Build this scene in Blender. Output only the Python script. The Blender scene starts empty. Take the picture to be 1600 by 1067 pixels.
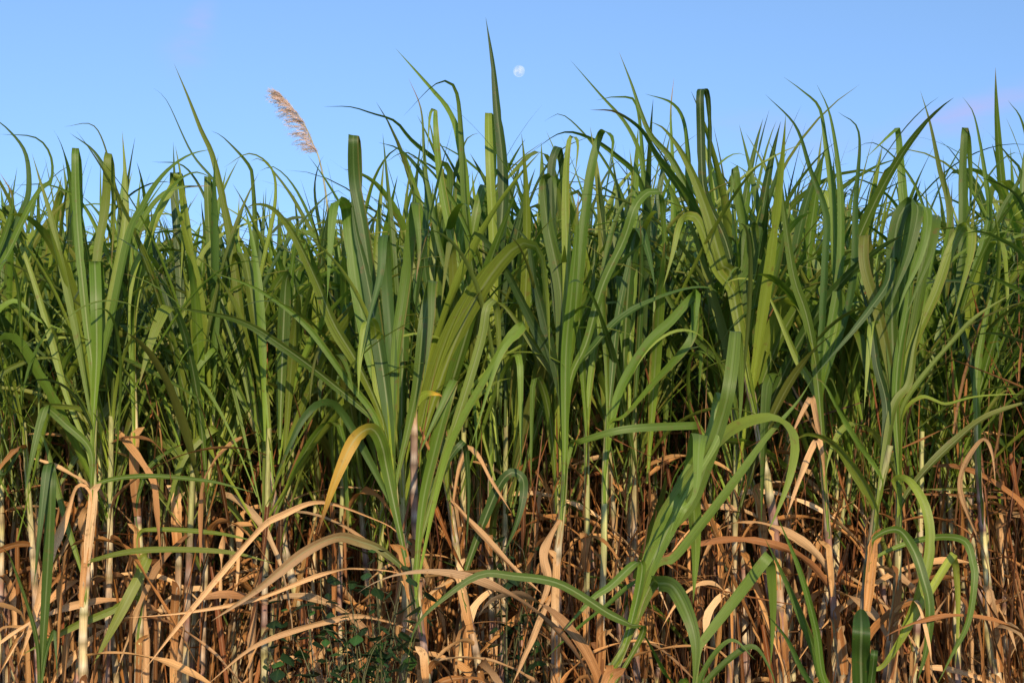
import bpy, math, random
import numpy as np
from mathutils import Vector

# ------------------------------------------------------------------ camera, world, sun, exposure
scene = bpy.context.scene
col = scene.collection
FPX = 1983.0                       # focal length in photo pixels (1600 wide)
CAM = np.array([0.0, 0.0, 1.5])
HORIZ = 600.0                      # photo row of the horizon
PITCH = math.atan((HORIZ - 533.5) / FPX)
cam_d = bpy.data.cameras.new('camera')
cam = bpy.data.objects.new('camera', cam_d)
col.objects.link(cam)
cam.location = CAM.tolist()
cam.rotation_euler = (math.radians(90) + PITCH, 0, 0)
cam_d.sensor_width = 36.0
cam_d.lens = FPX / 1600 * 36
cam_d.clip_start = 0.05
cam_d.clip_end = 6000
cam_d.dof.use_dof = False
scene.camera = cam

SUN_EL = math.radians(25)
SUN_AZ = math.radians(168)         # clockwise from +Y: behind the camera, a little to its right
S = Vector((math.sin(SUN_AZ) * math.cos(SUN_EL), math.cos(SUN_AZ) * math.cos(SUN_EL), math.sin(SUN_EL)))

world = bpy.data.worlds.new('World')
scene.world = world
world.use_nodes = True
wn = world.node_tree.nodes
wl = world.node_tree.links
wn.clear()
w_out = wn.new('ShaderNodeOutputWorld')
w_bg = wn.new('ShaderNodeBackground')
sky = wn.new('ShaderNodeTexSky')
sky.sky_type = 'NISHITA'
sky.sun_disc = False
sky.sun_elevation = SUN_EL
sky.sun_rotation = SUN_AZ
sky.altitude = 0
sky.air_density = 1.0
sky.dust_density = 0.35
sky.ozone_density = 1.6
tc = wn.new('ShaderNodeTexCoord')
mp = wn.new('ShaderNodeMapping')           # the horizon band of this sky is very clear and blue
mp.vector_type = 'POINT'
mp.inputs['Location'].default_value = (0, 0, 0.22)
mp.inputs['Scale'].default_value = (1, 1, 0.8)
vn = wn.new('ShaderNodeVectorMath'); vn.operation = 'NORMALIZE'
wl.new(tc.outputs['Generated'], mp.inputs['Vector'])
wl.new(mp.outputs['Vector'], vn.inputs[0])
wl.new(vn.outputs[0], sky.inputs['Vector'])
tint = wn.new('ShaderNodeMix'); tint.data_type = 'RGBA'; tint.blend_type = 'MULTIPLY'
tint.inputs[0].default_value = 1.0
tint.inputs[7].default_value = (0.88, 1.005, 1.14, 1)
wl.new(sky.outputs[0], tint.inputs[6])
# a few faint pinkish wisps low in the sky
cn = wn.new('ShaderNodeTexNoise')
cn.inputs['Scale'].default_value = 2.6
cn.inputs['Detail'].default_value = 5
cm = wn.new('ShaderNodeMapping')
cm.inputs['Scale'].default_value = (1.2, 1.2, 4.5)
cm.inputs['Rotation'].default_value = (0.0, 0.25, 0.3)
cm.inputs['Location'].default_value = (3.1, 0.4, 1.7)
wl.new(tc.outputs['Generated'], cm.inputs['Vector'])
wl.new(cm.outputs[0], cn.inputs['Vector'])
cr = wn.new('ShaderNodeMapRange')
cr.inputs['From Min'].default_value = 0.55
cr.inputs['From Max'].default_value = 0.80
cr.inputs['To Max'].default_value = 0.7
wl.new(cn.outputs['Fac'], cr.inputs['Value'])
def wisp(px_, py_, sx, sy, rot, amt):
    a = math.atan((px_ - 800) / FPX); e = math.atan((HORIZ - py_) / FPX)
    m1 = wn.new('ShaderNodeMapping'); m1.vector_type = 'TEXTURE'
    m1.inputs['Location'].default_value = (math.sin(a) * math.cos(e), math.cos(a) * math.cos(e), math.sin(e))
    m1.inputs['Rotation'].default_value = (0, rot, -a)
    m1.inputs['Scale'].default_value = (sx, 0.5, sy)
    vl = wn.new('ShaderNodeVectorMath'); vl.operation = 'LENGTH'
    wl.new(vn0.outputs[0], m1.inputs[0]); wl.new(m1.outputs[0], vl.inputs[0])
    mr_ = wn.new('ShaderNodeMapRange'); mr_.interpolation_type = 'SMOOTHSTEP'
    mr_.inputs['From Min'].default_value = 1.0; mr_.inputs['From Max'].default_value = 0.0; mr_.inputs['To Max'].default_value = amt
    wl.new(vl.outputs['Value'], mr_.inputs['Value'])
    return mr_.outputs[0]
vn0 = wn.new('ShaderNodeVectorMath'); vn0.operation = 'NORMALIZE'; wl.new(tc.outputs['Generated'], vn0.inputs[0])
acc = None
for wz in [(1530, 190, 0.085, 0.016, -0.25, 1.05), (1480, 215, 0.09, 0.022, -0.2, 0.6), (1180, 205, 0.06, 0.02, 0.0, 0.5), (300, 62, 0.016, 0.034, 0.5, 1.0), (290, 90, 0.03, 0.035, 0.3, 0.45), (1280, 230, 0.05, 0.03, 0.0, 0.4)]:
    o_ = wisp(*wz)
    if acc is None: acc = o_
    else:
        ad_ = wn.new('ShaderNodeMath'); ad_.operation = 'ADD'; wl.new(acc, ad_.inputs[0]); wl.new(o_, ad_.inputs[1]); acc = ad_.outputs[0]
wn2 = wn.new('ShaderNodeMath'); wn2.operation = 'MULTIPLY'; wn2.use_clamp = True
cr.inputs['From Min'].default_value = 0.30; cr.inputs['From Max'].default_value = 0.70
cn.inputs['Scale'].default_value = 14
wl.new(acc, wn2.inputs[0]); wl.new(cr.outputs[0], wn2.inputs[1])
cmix = wn.new('ShaderNodeMix'); cmix.data_type = 'RGBA'
cmix.inputs[7].default_value = (2.30, 2.55, 4.5, 1)
wl.new(wn2.outputs[0], cmix.inputs[0])
wl.new(tint.outputs[2], cmix.inputs[6])
wl.new(cmix.outputs[2], w_bg.inputs['Color'])
w_bg.inputs['Strength'].default_value = 0.135
wl.new(w_bg.outputs[0], w_out.inputs['Surface'])

sun_d = bpy.data.lights.new('sun', 'SUN')
sun_d.energy = 3.6
sun_d.angle = math.radians(0.5)
sun_d.color = (1.0, 0.79, 0.55)
sun = bpy.data.objects.new('sun', sun_d)
col.objects.link(sun)
sun.rotation_euler = S.to_track_quat('Z', 'Y').to_euler()
sun.location = (0, 0, 30)

scene.view_settings.view_transform = 'Standard'
scene.view_settings.look = 'None'
scene.view_settings.exposure = 0.62
scene.view_settings.gamma = 1.0
scene.view_settings.use_curve_mapping = False
scene.render.engine = 'CYCLES'
scene.cycles.max_bounces = 6
scene.cycles.diffuse_bounces = 3
scene.cycles.transmission_bounces = 3
scene.cycles.transparent_max_bounces = 6

rng = random.Random(7)
nr = np.random.RandomState(11)

# ------------------------------------------------------------------ helpers
def P(x, y, d):
    """photo pixel + distance along +Y -> world point"""
    u = (x - 800.0) / FPX
    v = (533.5 - y) / FPX
    cp, sp = math.cos(PITCH), math.sin(PITCH)
    dy = cp - v * sp
    dz = sp + v * cp
    k = d / dy
    return np.array([u * k, d, 1.5 + dz * k])

def nrm(v):
    return v / (np.linalg.norm(v) + 1e-12)

def catmull(pts, n):
    """smooth path through pts, n+1 samples evenly spaced by length"""
    pts = np.array(pts, float)
    if len(pts) == 2:
        t = np.linspace(0, 1, n + 1)[:, None]
        return pts[0] * (1 - t) + pts[1] * t
    ext = np.vstack([2 * pts[0] - pts[1], pts, 2 * pts[-1] - pts[-2]])
    out = []
    for i in range(len(pts) - 1):
        p0, p1, p2, p3 = ext[i:i + 4]
        for t in np.linspace(0, 1, 13)[:-1]:
            out.append(0.5 * ((2 * p1) + (-p0 + p2) * t + (2 * p0 - 5 * p1 + 4 * p2 - p3) * t * t + (-p0 + 3 * p1 - 3 * p2 + p3) * t ** 3))
    out.append(pts[-1])
    out = np.array(out)
    L = np.concatenate([[0], np.cumsum(np.linalg.norm(np.diff(out, axis=0), axis=1))])
    s = np.linspace(0, L[-1], n + 1)
    return np.stack([np.interp(s, L, out[:, k]) for k in range(3)], 1)

class Geo:
    def __init__(self):
        self.v, self.f, self.uv, self.c, self.n = [], [], [], [], 0
    def grid(self, V, UV, C):
        """V (rows, cols, 3) ; UV (rows, cols, 2) ; C (rows, cols, 3)"""
        r, c = V.shape[:2]
        self.v.append(V.reshape(-1, 3)); self.uv.append(UV.reshape(-1, 2)); self.c.append(C.reshape(-1, 3))
        i = np.arange(r - 1)[:, None] * c + np.arange(c - 1)[None, :] + self.n
        self.f.append(np.stack([i, i + 1, i + c + 1, i + c], -1).reshape(-1, 4))
        self.n += r * c
    def build(self, name, mat, parent=None):
        v = np.concatenate(self.v); f = np.concatenate(self.f); uv = np.concatenate(self.uv); c = np.concatenate(self.c)
        me = bpy.data.meshes.new(name)
        me.vertices.add(len(v)); me.vertices.foreach_set('co', v.astype(np.float32).ravel())
        me.loops.add(len(f) * 4); me.loops.foreach_set('vertex_index', f.astype(np.int32).ravel())
        me.polygons.add(len(f)); me.polygons.foreach_set('loop_start', np.arange(0, len(f) * 4, 4, dtype=np.int32))
        me.polygons.foreach_set('loop_total', np.full(len(f), 4, dtype=np.int32))
        me.polygons.foreach_set('use_smooth', np.ones(len(f), dtype=bool))
        ul = me.uv_layers.new(name='UVMap')
        ul.data.foreach_set('uv', uv[f.ravel()].astype(np.float32).ravel())
        at = me.attributes.new('tint', 'FLOAT_COLOR', 'POINT')
        at.data.foreach_set('color', np.concatenate([c, np.ones((len(c), 1))], 1).astype(np.float32).ravel())
        me.update(calc_edges=True)
        me.materials.append(mat)
        o = bpy.data.objects.new(name, me)
        col.objects.link(o)
        if parent: o.parent = parent
        return o

def tag(o, label=None, cat=None, group=None, kind=None):
    if label: o['label'] = label
    if cat: o['category'] = cat
    if group: o['group'] = group
    if kind: o['kind'] = kind
    return o

def empty(name, loc):
    o = bpy.data.objects.new(name, None)
    col.objects.link(o)
    o.location = [float(a) for a in loc]
    o.empty_display_size = 0.1
    return o

# ------------------------------------------------------------------ materials
def new_mat(name):
    m = bpy.data.materials.new(name); m.use_nodes = True
    m.node_tree.nodes.clear()
    return m, m.node_tree.nodes, m.node_tree.links

def N(nodes, typ, **kw):
    n = nodes.new(typ)
    for k, v in kw.items(): setattr(n, k, v)
    return n

def blade_material(name, trans, rough, spec, midrib, mid_strength, streak, rand=0.35, sheen=0.0, blotch=0.5):
    m, ns, lk = new_mat(name)
    out = N(ns, 'ShaderNodeOutputMaterial')
    at = N(ns, 'ShaderNodeAttribute', attribute_name='tint')
    uvn = N(ns, 'ShaderNodeUVMap', uv_map='UVMap')
    sep = N(ns, 'ShaderNodeSeparateXYZ'); lk.new(uvn.outputs[0], sep.inputs[0])
    info = N(ns, 'ShaderNodeObjectInfo')
    # long streaks that follow the veins
    mpn = N(ns, 'ShaderNodeMapping'); mpn.inputs['Scale'].default_value = (22, 1.4, 1)
    lk.new(uvn.outputs[0], mpn.inputs[0])
    addv = N(ns, 'ShaderNodeVectorMath', operation='ADD'); lk.new(mpn.outputs[0], addv.inputs[0])
    cmb = N(ns, 'ShaderNodeCombineXYZ')
    mul9 = N(ns, 'ShaderNodeMath', operation='MULTIPLY'); mul9.inputs[1].default_value = 91.0
    lk.new(info.outputs['Random'], mul9.inputs[0]); lk.new(mul9.outputs[0], cmb.inputs[0]); lk.new(mul9.outputs[0], cmb.inputs[1])
    lk.new(cmb.outputs[0], addv.inputs[1])
    nz = N(ns, 'ShaderNodeTexNoise'); nz.inputs['Scale'].default_value = 1.0; nz.inputs['Detail'].default_value = 3
    lk.new(addv.outputs[0], nz.inputs['Vector'])
    r1 = N(ns, 'ShaderNodeMapRange'); r1.inputs['From Min'].default_value = 0.3; r1.inputs['From Max'].default_value = 0.7
    r1.inputs['To Min'].default_value = 1 - streak; r1.inputs['To Max'].default_value = 1 + streak
    lk.new(nz.outputs['Fac'], r1.inputs['Value'])
    r2 = N(ns, 'ShaderNodeMapRange'); r2.inputs['To Min'].default_value = 1 - rand; r2.inputs['To Max'].default_value = 1 + rand
    lk.new(info.outputs['Random'], r2.inputs['Value'])
    mm = N(ns, 'ShaderNodeMath', operation='MULTIPLY'); lk.new(r1.outputs[0], mm.inputs[0]); lk.new(r2.outputs[0], mm.inputs[1])
    vm = N(ns, 'ShaderNodeVectorMath', operation='SCALE'); lk.new(at.outputs['Color'], vm.inputs[0]); lk.new(mm.outputs[0], vm.inputs['Scale'])
    # brown freckles / blotches
    nb = N(ns, 'ShaderNodeTexNoise'); nb.inputs['Scale'].default_value = 38; nb.inputs['Detail'].default_value = 4
    geo = N(ns, 'ShaderNodeTexCoord'); lk.new(geo.outputs['Object'], nb.inputs['Vector'])
    rb = N(ns, 'ShaderNodeMapRange'); rb.inputs['From Min'].default_value = 0.62; rb.inputs['From Max'].default_value = 0.74; rb.inputs['To Max'].default_value = blotch
    lk.new(nb.outputs['Fac'], rb.inputs['Value'])
    ns2 = N(ns, 'ShaderNodeTexNoise'); ns2.inputs['Scale'].default_value = 210; ns2.inputs['Detail'].default_value = 1
    lk.new(geo.outputs['Object'], ns2.inputs['Vector'])
    rs2 = N(ns, 'ShaderNodeMapRange'); rs2.inputs['From Min'].default_value = 0.70; rs2.inputs['From Max'].default_value = 0.76; rs2.inputs['To Max'].default_value = blotch
    lk.new(ns2.outputs['Fac'], rs2.inputs['Value'])
    mxm = N(ns, 'ShaderNodeMath', operation='MAXIMUM'); lk.new(rb.outputs[0], mxm.inputs[0]); lk.new(rs2.outputs[0], mxm.inputs[1])
    mb = N(ns, 'ShaderNodeMix', data_type='RGBA'); mb.inputs[7].default_value = (0.16, 0.085, 0.03, 1)
    lk.new(mxm.outputs[0], mb.inputs[0]); lk.new(vm.outputs[0], mb.inputs[6])
    # pale midrib
    sub = N(ns, 'ShaderNodeMath', operation='SUBTRACT'); sub.inputs[1].default_value = 0.5; lk.new(sep.outputs['X'], sub.inputs[0])
    ab = N(ns, 'ShaderNodeMath', operation='ABSOLUTE'); lk.new(sub.outputs[0], ab.inputs[0])
    rm = N(ns, 'ShaderNodeMapRange'); rm.inputs['From Min'].default_value = 0.035; rm.inputs['From Max'].default_value = 0.085
    rm.inputs['To Min'].default_value = mid_strength; rm.inputs['To Max'].default_value = 0
    rw = N(ns, 'ShaderNodeMapRange'); rw.inputs['From Min'].default_value = 0.0; rw.inputs['From Max'].default_value = 0.45
    rw.inputs['To Min'].default_value = 0.45; rw.inputs['To Max'].default_value = 1.0
    lk.new(sep.outputs['Y'], rw.inputs['Value'])
    abm = N(ns, 'ShaderNodeMath', operation='MULTIPLY'); lk.new(ab.outputs[0], abm.inputs[0]); lk.new(rw.outputs[0], abm.inputs[1])
    lk.new(abm.outputs[0], rm.inputs['Value'])
    # midrib thins out to nothing at the tip
    rt = N(ns, 'ShaderNodeMapRange'); rt.inputs['From Min'].default_value = 0.35; rt.inputs['From Max'].default_value = 0.95
    rt.inputs['To Min'].default_value = 1.0; rt.inputs['To Max'].default_value = 0.25
    lk.new(sep.outputs['Y'], rt.inputs['Value'])
    rr = N(ns, 'ShaderNodeMapRange'); rr.inputs['To Min'].default_value = -0.15; rr.inputs['To Max'].default_value = 1.0
    fr = N(ns, 'ShaderNodeMath', operation='FRACT'); lk.new(mul9.outputs[0], fr.inputs[0]); lk.new(fr.outputs[0], rr.inputs['Value'])
    rtm = N(ns, 'ShaderNodeMath', operation='MULTIPLY'); rtm.use_clamp = True; lk.new(rt.outputs[0], rtm.inputs[0]); lk.new(rr.outputs[0], rtm.inputs[1])
    rt = rtm
    mr = N(ns, 'ShaderNodeMath', operation='MULTIPLY'); lk.new(rm.outputs[0], mr.inputs[0]); lk.new(rt.outputs[0], mr.inputs[1])
    mx = N(ns, 'ShaderNodeMix', data_type='RGBA'); mx.inputs[7].default_value = (*midrib, 1)
    lk.new(mr.outputs[0], mx.inputs[0]); lk.new(mb.outputs[2], mx.inputs[6])
    pb = N(ns, 'ShaderNodeBsdfPrincipled')
    pb.inputs['Roughness'].default_value = rough
    pb.inputs['Specular IOR Level'].default_value = spec
    lk.new(mx.outputs[2], pb.inputs['Base Color'])
    # fine vein relief
    bp = N(ns, 'ShaderNodeBump'); bp.inputs['Strength'].default_value = 0.35; bp.inputs['Distance'].default_value = 0.003
    lk.new(nz.outputs['Fac'], bp.inputs['Height']); lk.new(bp.outputs[0], pb.inputs['Normal'])
    tr = N(ns, 'ShaderNodeBsdfTranslucent')
    tcx = N(ns, 'ShaderNodeMix', data_type='RGBA', blend_type='MULTIPLY'); tcx.inputs[0].default_value = 1
    tcx.inputs[7].default_value = (1.5, 1.5, 0.7, 1)
    lk.new(mx.outputs[2], tcx.inputs[6]); lk.new(tcx.outputs[2], tr.inputs['Color'])
    ms = N(ns, 'ShaderNodeMixShader'); ms.inputs[0].default_value = trans
    lk.new(pb.outputs[0], ms.inputs[1]); lk.new(tr.outputs[0], ms.inputs[2])
    lk.new(ms.outputs[0], out.inputs['Surface'])
    return m

M_LEAF = blade_material('green_blade', 0.34, 0.46, 0.36, (0.36, 0.42, 0.20), 0.65, 0.26, 0.34, blotch=0.5)
M_DRY = blade_material('dry_blade', 0.15, 0.75, 0.15, (0.50, 0.36, 0.20), 0.35, 0.38, 0.30, blotch=0.75)

def stalk_material():
    m, ns, lk = new_mat('cane_stalk')
    out = N(ns, 'ShaderNodeOutputMaterial')
    at = N(ns, 'ShaderNodeAttribute', attribute_name='tint')
    info = N(ns, 'ShaderNodeObjectInfo')
    tcn = N(ns, 'ShaderNodeTexCoord')
    mpn = N(ns, 'ShaderNodeMapping'); mpn.inputs['Scale'].default_value = (140, 140, 7)
    lk.new(tcn.outputs['Object'], mpn.inputs[0])
    nz = N(ns, 'ShaderNodeTexNoise'); nz.inputs['Scale'].default_value = 1; nz.inputs['Detail'].default_value = 4
    lk.new(mpn.outputs[0], nz.inputs['Vector'])
    r1 = N(ns, 'ShaderNodeMapRange'); r1.inputs['From Min'].default_value = 0.3; r1.inputs['From Max'].default_value = 0.7
    r1.inputs['To Min'].default_value = 0.62; r1.inputs['To Max'].default_value = 1.3
    lk.new(nz.outputs['Fac'], r1.inputs['Value'])
    r2 = N(ns, 'ShaderNodeMapRange'); r2.inputs['To Min'].default_value = 0.75; r2.inputs['To Max'].default_value = 1.15
    lk.new(info.outputs['Random'], r2.inputs['Value'])
    mm = N(ns, 'ShaderNodeMath', operation='MULTIPLY'); lk.new(r1.outputs[0], mm.inputs[0]); lk.new(r2.outputs[0], mm.inputs[1])
    vm = N(ns, 'ShaderNodeVectorMath', operation='SCALE'); lk.new(at.outputs['Color'], vm.inputs[0]); lk.new(mm.outputs[0], vm.inputs['Scale'])
    # purple-brown stains
    n2 = N(ns, 'ShaderNodeTexNoise'); n2.inputs['Scale'].default_value = 14; n2.inputs['Detail'].default_value = 3
    lk.new(tcn.outputs['Object'], n2.inputs['Vector'])
    r3 = N(ns, 'ShaderNodeMapRange'); r3.inputs['From Min'].default_value = 0.52; r3.inputs['From Max'].default_value = 0.72; r3.inputs['To Max'].default_value = 0.45
    lk.new(n2.outputs['Fac'], r3.inputs['Value'])
    mb = N(ns, 'ShaderNodeMix', data_type='RGBA'); mb.inputs[7].default_value = (0.16, 0.09, 0.07, 1)
    lk.new(r3.outputs[0], mb.inputs[0]); lk.new(vm.outputs[0], mb.inputs[6])
    pb = N(ns, 'ShaderNodeBsdfPrincipled'); pb.inputs['Roughness'].default_value = 0.55; pb.inputs['Specular IOR Level'].default_value = 0.3
    lk.new(mb.outputs[2], pb.inputs['Base Color'])
    bp = N(ns, 'ShaderNodeBump'); bp.inputs['Strength'].default_value = 0.5; bp.inputs['Distance'].default_value = 0.003
    lk.new(nz.outputs['Fac'], bp.inputs['Height']); lk.new(bp.outputs[0], pb.inputs['Normal'])
    lk.new(pb.outputs[0], out.inputs['Surface'])
    return m
M_STALK = stalk_material()
M_WEED = blade_material('weed_leaf', 0.25, 0.5, 0.4, (0.12, 0.2, 0.06), 0.3, 0.15, 0.3, blotch=0.1)
M_PLUME = blade_material('plume_silk', 0.45, 0.8, 0.1, (0.6, 0.5, 0.42), 0.0, 0.15, 0.0, blotch=0.0)

def soil_material():
    m, ns, lk = new_mat('soil')
    out = N(ns, 'ShaderNodeOutputMaterial')
    tcn = N(ns, 'ShaderNodeTexCoord')
    nz = N(ns, 'ShaderNodeTexNoise'); nz.inputs['Scale'].default_value = 6; nz.inputs['Detail'].default_value = 8
    lk.new(tcn.outputs['Object'], nz.inputs['Vector'])
    rp = N(ns, 'ShaderNodeValToRGB')
    rp.color_ramp.elements[0].position = 0.3; rp.color_ramp.elements[0].color = (0.035, 0.02, 0.012, 1)
    rp.color_ramp.elements[1].position = 0.7; rp.color_ramp.elements[1].color = (0.13, 0.08, 0.045, 1)
    lk.new(nz.outputs['Fac'], rp.inputs[0])
    pb = N(ns, 'ShaderNodeBsdfPrincipled'); pb.inputs['Roughness'].default_value = 0.95
    lk.new(rp.outputs[0], pb.inputs['Base Color'])
    bp = N(ns, 'ShaderNodeBump'); bp.inputs['Strength'].default_value = 0.8; bp.inputs['Distance'].default_value = 0.03
    lk.new(nz.outputs['Fac'], bp.inputs['Height']); lk.new(bp.outputs[0], pb.inputs['Normal'])
    lk.new(pb.outputs[0], out.inputs['Surface'])
    return m
M_SOIL = soil_material()

# ------------------------------------------------------------------ ribbons (leaf blades)
GREENS = [(0.078, 0.142, 0.014), (0.100, 0.172, 0.019), (0.124, 0.200, 0.024), (0.048, 0.098, 0.017), (0.165, 0.222, 0.026)]
DRYS = [(0.43, 0.215, 0.070), (0.52, 0.30, 0.120), (0.38, 0.165, 0.048), (0.58, 0.39, 0.20), (0.22, 0.095, 0.034)]

def lerp(a, b, t):
    a = np.array(a, float); b = np.array(b, float); t = np.asarray(t)[..., None]
    return a * (1 - t) + b * t

def sst(x, a, b):
    t = np.clip((x - a) / (b - a), 0, 1)
    return t * t * (3 - 2 * t)

def blade_tint(kind, s, r, crest=0.25):
    """base colour along the blade, s = 0 at the stalk, 1 at the tip"""
    if kind == 'd':
        a = DRYS[r.randrange(5)]; b = DRYS[r.randrange(5)]
        return lerp(a, b, s)
    g = np.array(GREENS[r.randrange(5)])
    base = lerp(g * 1.35 + np.array([0.035, 0.035, 0.002]), g, sst(s, 0.05, 0.5))
    if kind == 'g':
        if r.random() < 0.15:
            q = r.uniform(0.86, 0.97)
            base = base * (1 - sst(s, q, q + 0.1))[:, None] + np.array([0.30, 0.19, 0.07]) * sst(s, q, q + 0.1)[:, None]
        return base
    if kind == 'o':      # olive, ageing
        return lerp(g, (0.19, 0.20, 0.035), 0.35 + 0.5 * s)
    if kind == 'p':      # pale yellow green
        return lerp(g * 1.7, (0.26, 0.27, 0.06), 0.25 + 0.3 * s)
    if kind == 'y':      # green base, golden middle, brown tip
        c1 = lerp(g * 1.3, (0.70, 0.42, 0.05), sst(s, crest, crest + 0.16))
        t = sst(s, 0.86, 0.98)[:, None]
        return c1 * (1 - t) + np.array([0.30, 0.13, 0.05]) * t
    if kind == 'l':      # fresh light green
        return lerp((0.19, 0.25, 0.05), (0.125, 0.195, 0.028), sst(s, 0, 0.4))
    if kind == 'k':
        return lerp((0.05, 0.09, 0.012), (0.045, 0.090, 0.016), s)
    if kind == 't':      # green base drying to tan
        return lerp(g * 1.5, (0.46, 0.29, 0.14), sst(s, 0.12, 0.6))
    return base

def ribbon(geo, path, w0, width, kind='g', twist=0.0, roll=0.0, curl=0.35, wave=0.0, cols=5, r=rng, taper='leaf', base_w=0.27, tint=None, crinkle=0.0, Wl=None):
    n = len(path)
    s = np.linspace(0, 1, n)
    T = np.gradient(path, axis=0); T /= (np.linalg.norm(T, axis=1)[:, None] + 1e-12)
    W = np.zeros_like(path); Nn = np.zeros_like(path)
    w = nrm(w0 - T[0] * np.dot(w0, T[0]))
    for i in range(n):
        if Wl is not None: w = Wl[i]
        w = nrm(w - T[i] * np.dot(w, T[i]))
        W[i] = w; Nn[i] = np.cross(T[i], w)
    ang = roll + twist * s ** 1.5
    if crinkle:
        ph = r.uniform(0, 6.28)
        ang = ang + crinkle * (np.sin(s * 9 + ph) + 0.6 * np.sin(s * 21 + 2 * ph))
    ca, sa = np.cos(ang)[:, None], np.sin(ang)[:, None]
    W, Nn = W * ca + Nn * sa, Nn * ca - W * sa
    if taper == 'leaf':
        prof = (base_w + (1 - base_w) * sst(s, 0.02, 0.52)) * np.clip(1 - np.clip((s - 0.5) / 0.5, 0, 1) ** 1.9, 0, 1)
    elif taper == 'long':
        prof = (0.16 + 0.84 * sst(s, 0.12, 0.52)) * np.clip(1 - np.clip((s - 0.6) / 0.4, 0, 1) ** 1.5, 0, 1) * (1 + 0.06 * np.sin(s * 31))
    elif taper == 'yell':
        prof = (base_w + (1 - base_w) * sst(s, 0.1, 0.55)) * np.clip(1 - np.clip((s - 0.7) / 0.3, 0, 1) ** 1.1, 0, 1)
    elif taper == 'round':
        prof = (0.7 + 0.3 * sst(s, 0, 0.3)) * np.sqrt(np.clip(1 - np.clip((s - 0.70) / 0.30, 0, 1) ** 2, 0, 1))
    elif taper == 'late':
        prof = (base_w + (1 - base_w) * sst(s, 0.02, 0.45)) * np.clip(1 - np.clip((s - 0.62) / 0.38, 0, 1) ** 1.5, 0, 1)
    else:               # torn / dry blade
        prof = (base_w + (1 - base_w) * sst(s, 0, 0.15)) * np.clip(1 - s ** 2.6, 0, 1)
        prof = prof * (1 + 0.18 * np.sin(s * 17 + r.uniform(0, 6)) + 0.10 * np.sin(s * 47 + r.uniform(0, 6)))
    ww = width * 0.5 * np.maximum(prof, 0.012)
    dT = np.concatenate([[0], np.linalg.norm(np.diff(T, axis=0), axis=1)])
    dT = np.convolve(dT, np.ones(3) / 3, 'same')
    cf = 1 - 0.85 * np.clip(dT / 0.18, 0, 1)
    u = np.linspace(-1, 1, cols)
    V = path[:, None, :] + W[:, None, :] * (u[None, :, None] * ww[:, None, None]) \
        + Nn[:, None, :] * (curl * cf[:, None, None] * np.abs(u)[None, :, None] ** 1.3 * ww[:, None, None])
    if wave:
        ph = r.uniform(0, 6.28)
        wv = wave * np.sin(s * r.uniform(14, 24) + ph)[:, None] * (np.abs(u) ** 2 * np.sign(u))[None, :] * ww[:, None]
        V = V + Nn[:, None, :] * wv[:, :, None]
    if cols >= 5 and n > 20 and r.random() < 0.5:
        for _ in range(r.randint(1, 4)):
            i = r.randrange(int(n * 0.35), n - 3); sd = r.choice([0, -1])
            V[i, sd] = V[i, sd] * 0.55 + V[i, sd * 2 + (1 if sd == 0 else 0)] * 0.45 if sd else V[i, 0] * 0.5 + V[i, 1] * 0.5
    UV = np.stack(np.broadcast_arrays((u[None, :] + 1) / 2, s[:, None]), -1)
    if tint is None: tint = blade_tint(kind, s, r)
    C = np.repeat(tint[:, None, :], cols, 1)
    if kind in 'gop' and r.random() < 0.25:       # drying margins
        e = np.array([0.30, 0.20, 0.06]); k = r.uniform(0.2, 0.7)
        C[:, 0] = C[:, 0] * (1 - k) + e * k
    geo.grid(V, UV, C)

def leaf_path(base, az, th0, dth, p, L, n, r, drift=0.0, fold=None):
    s = np.linspace(0, 1, n)
    th = th0 + dth * s ** p
    if fold is not None:
        th = th + fold[1] * sst(s, fold[0] - 0.07, fold[0] + 0.07)
    th = np.minimum(th, math.radians(176))
    a = az + drift * s ** 1.5
    d = np.stack([np.sin(th) * np.cos(a), np.sin(th) * np.sin(a), np.cos(th)], 1)
    pts = np.zeros((n, 3)); pts[0] = base
    pts[1:] = base + np.cumsum((d[1:] + d[:-1]) / 2 * (L / (n - 1)), axis=0)
    w0 = np.array([-math.sin(az), math.cos(az), 0.0])
    return pts, w0

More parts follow.
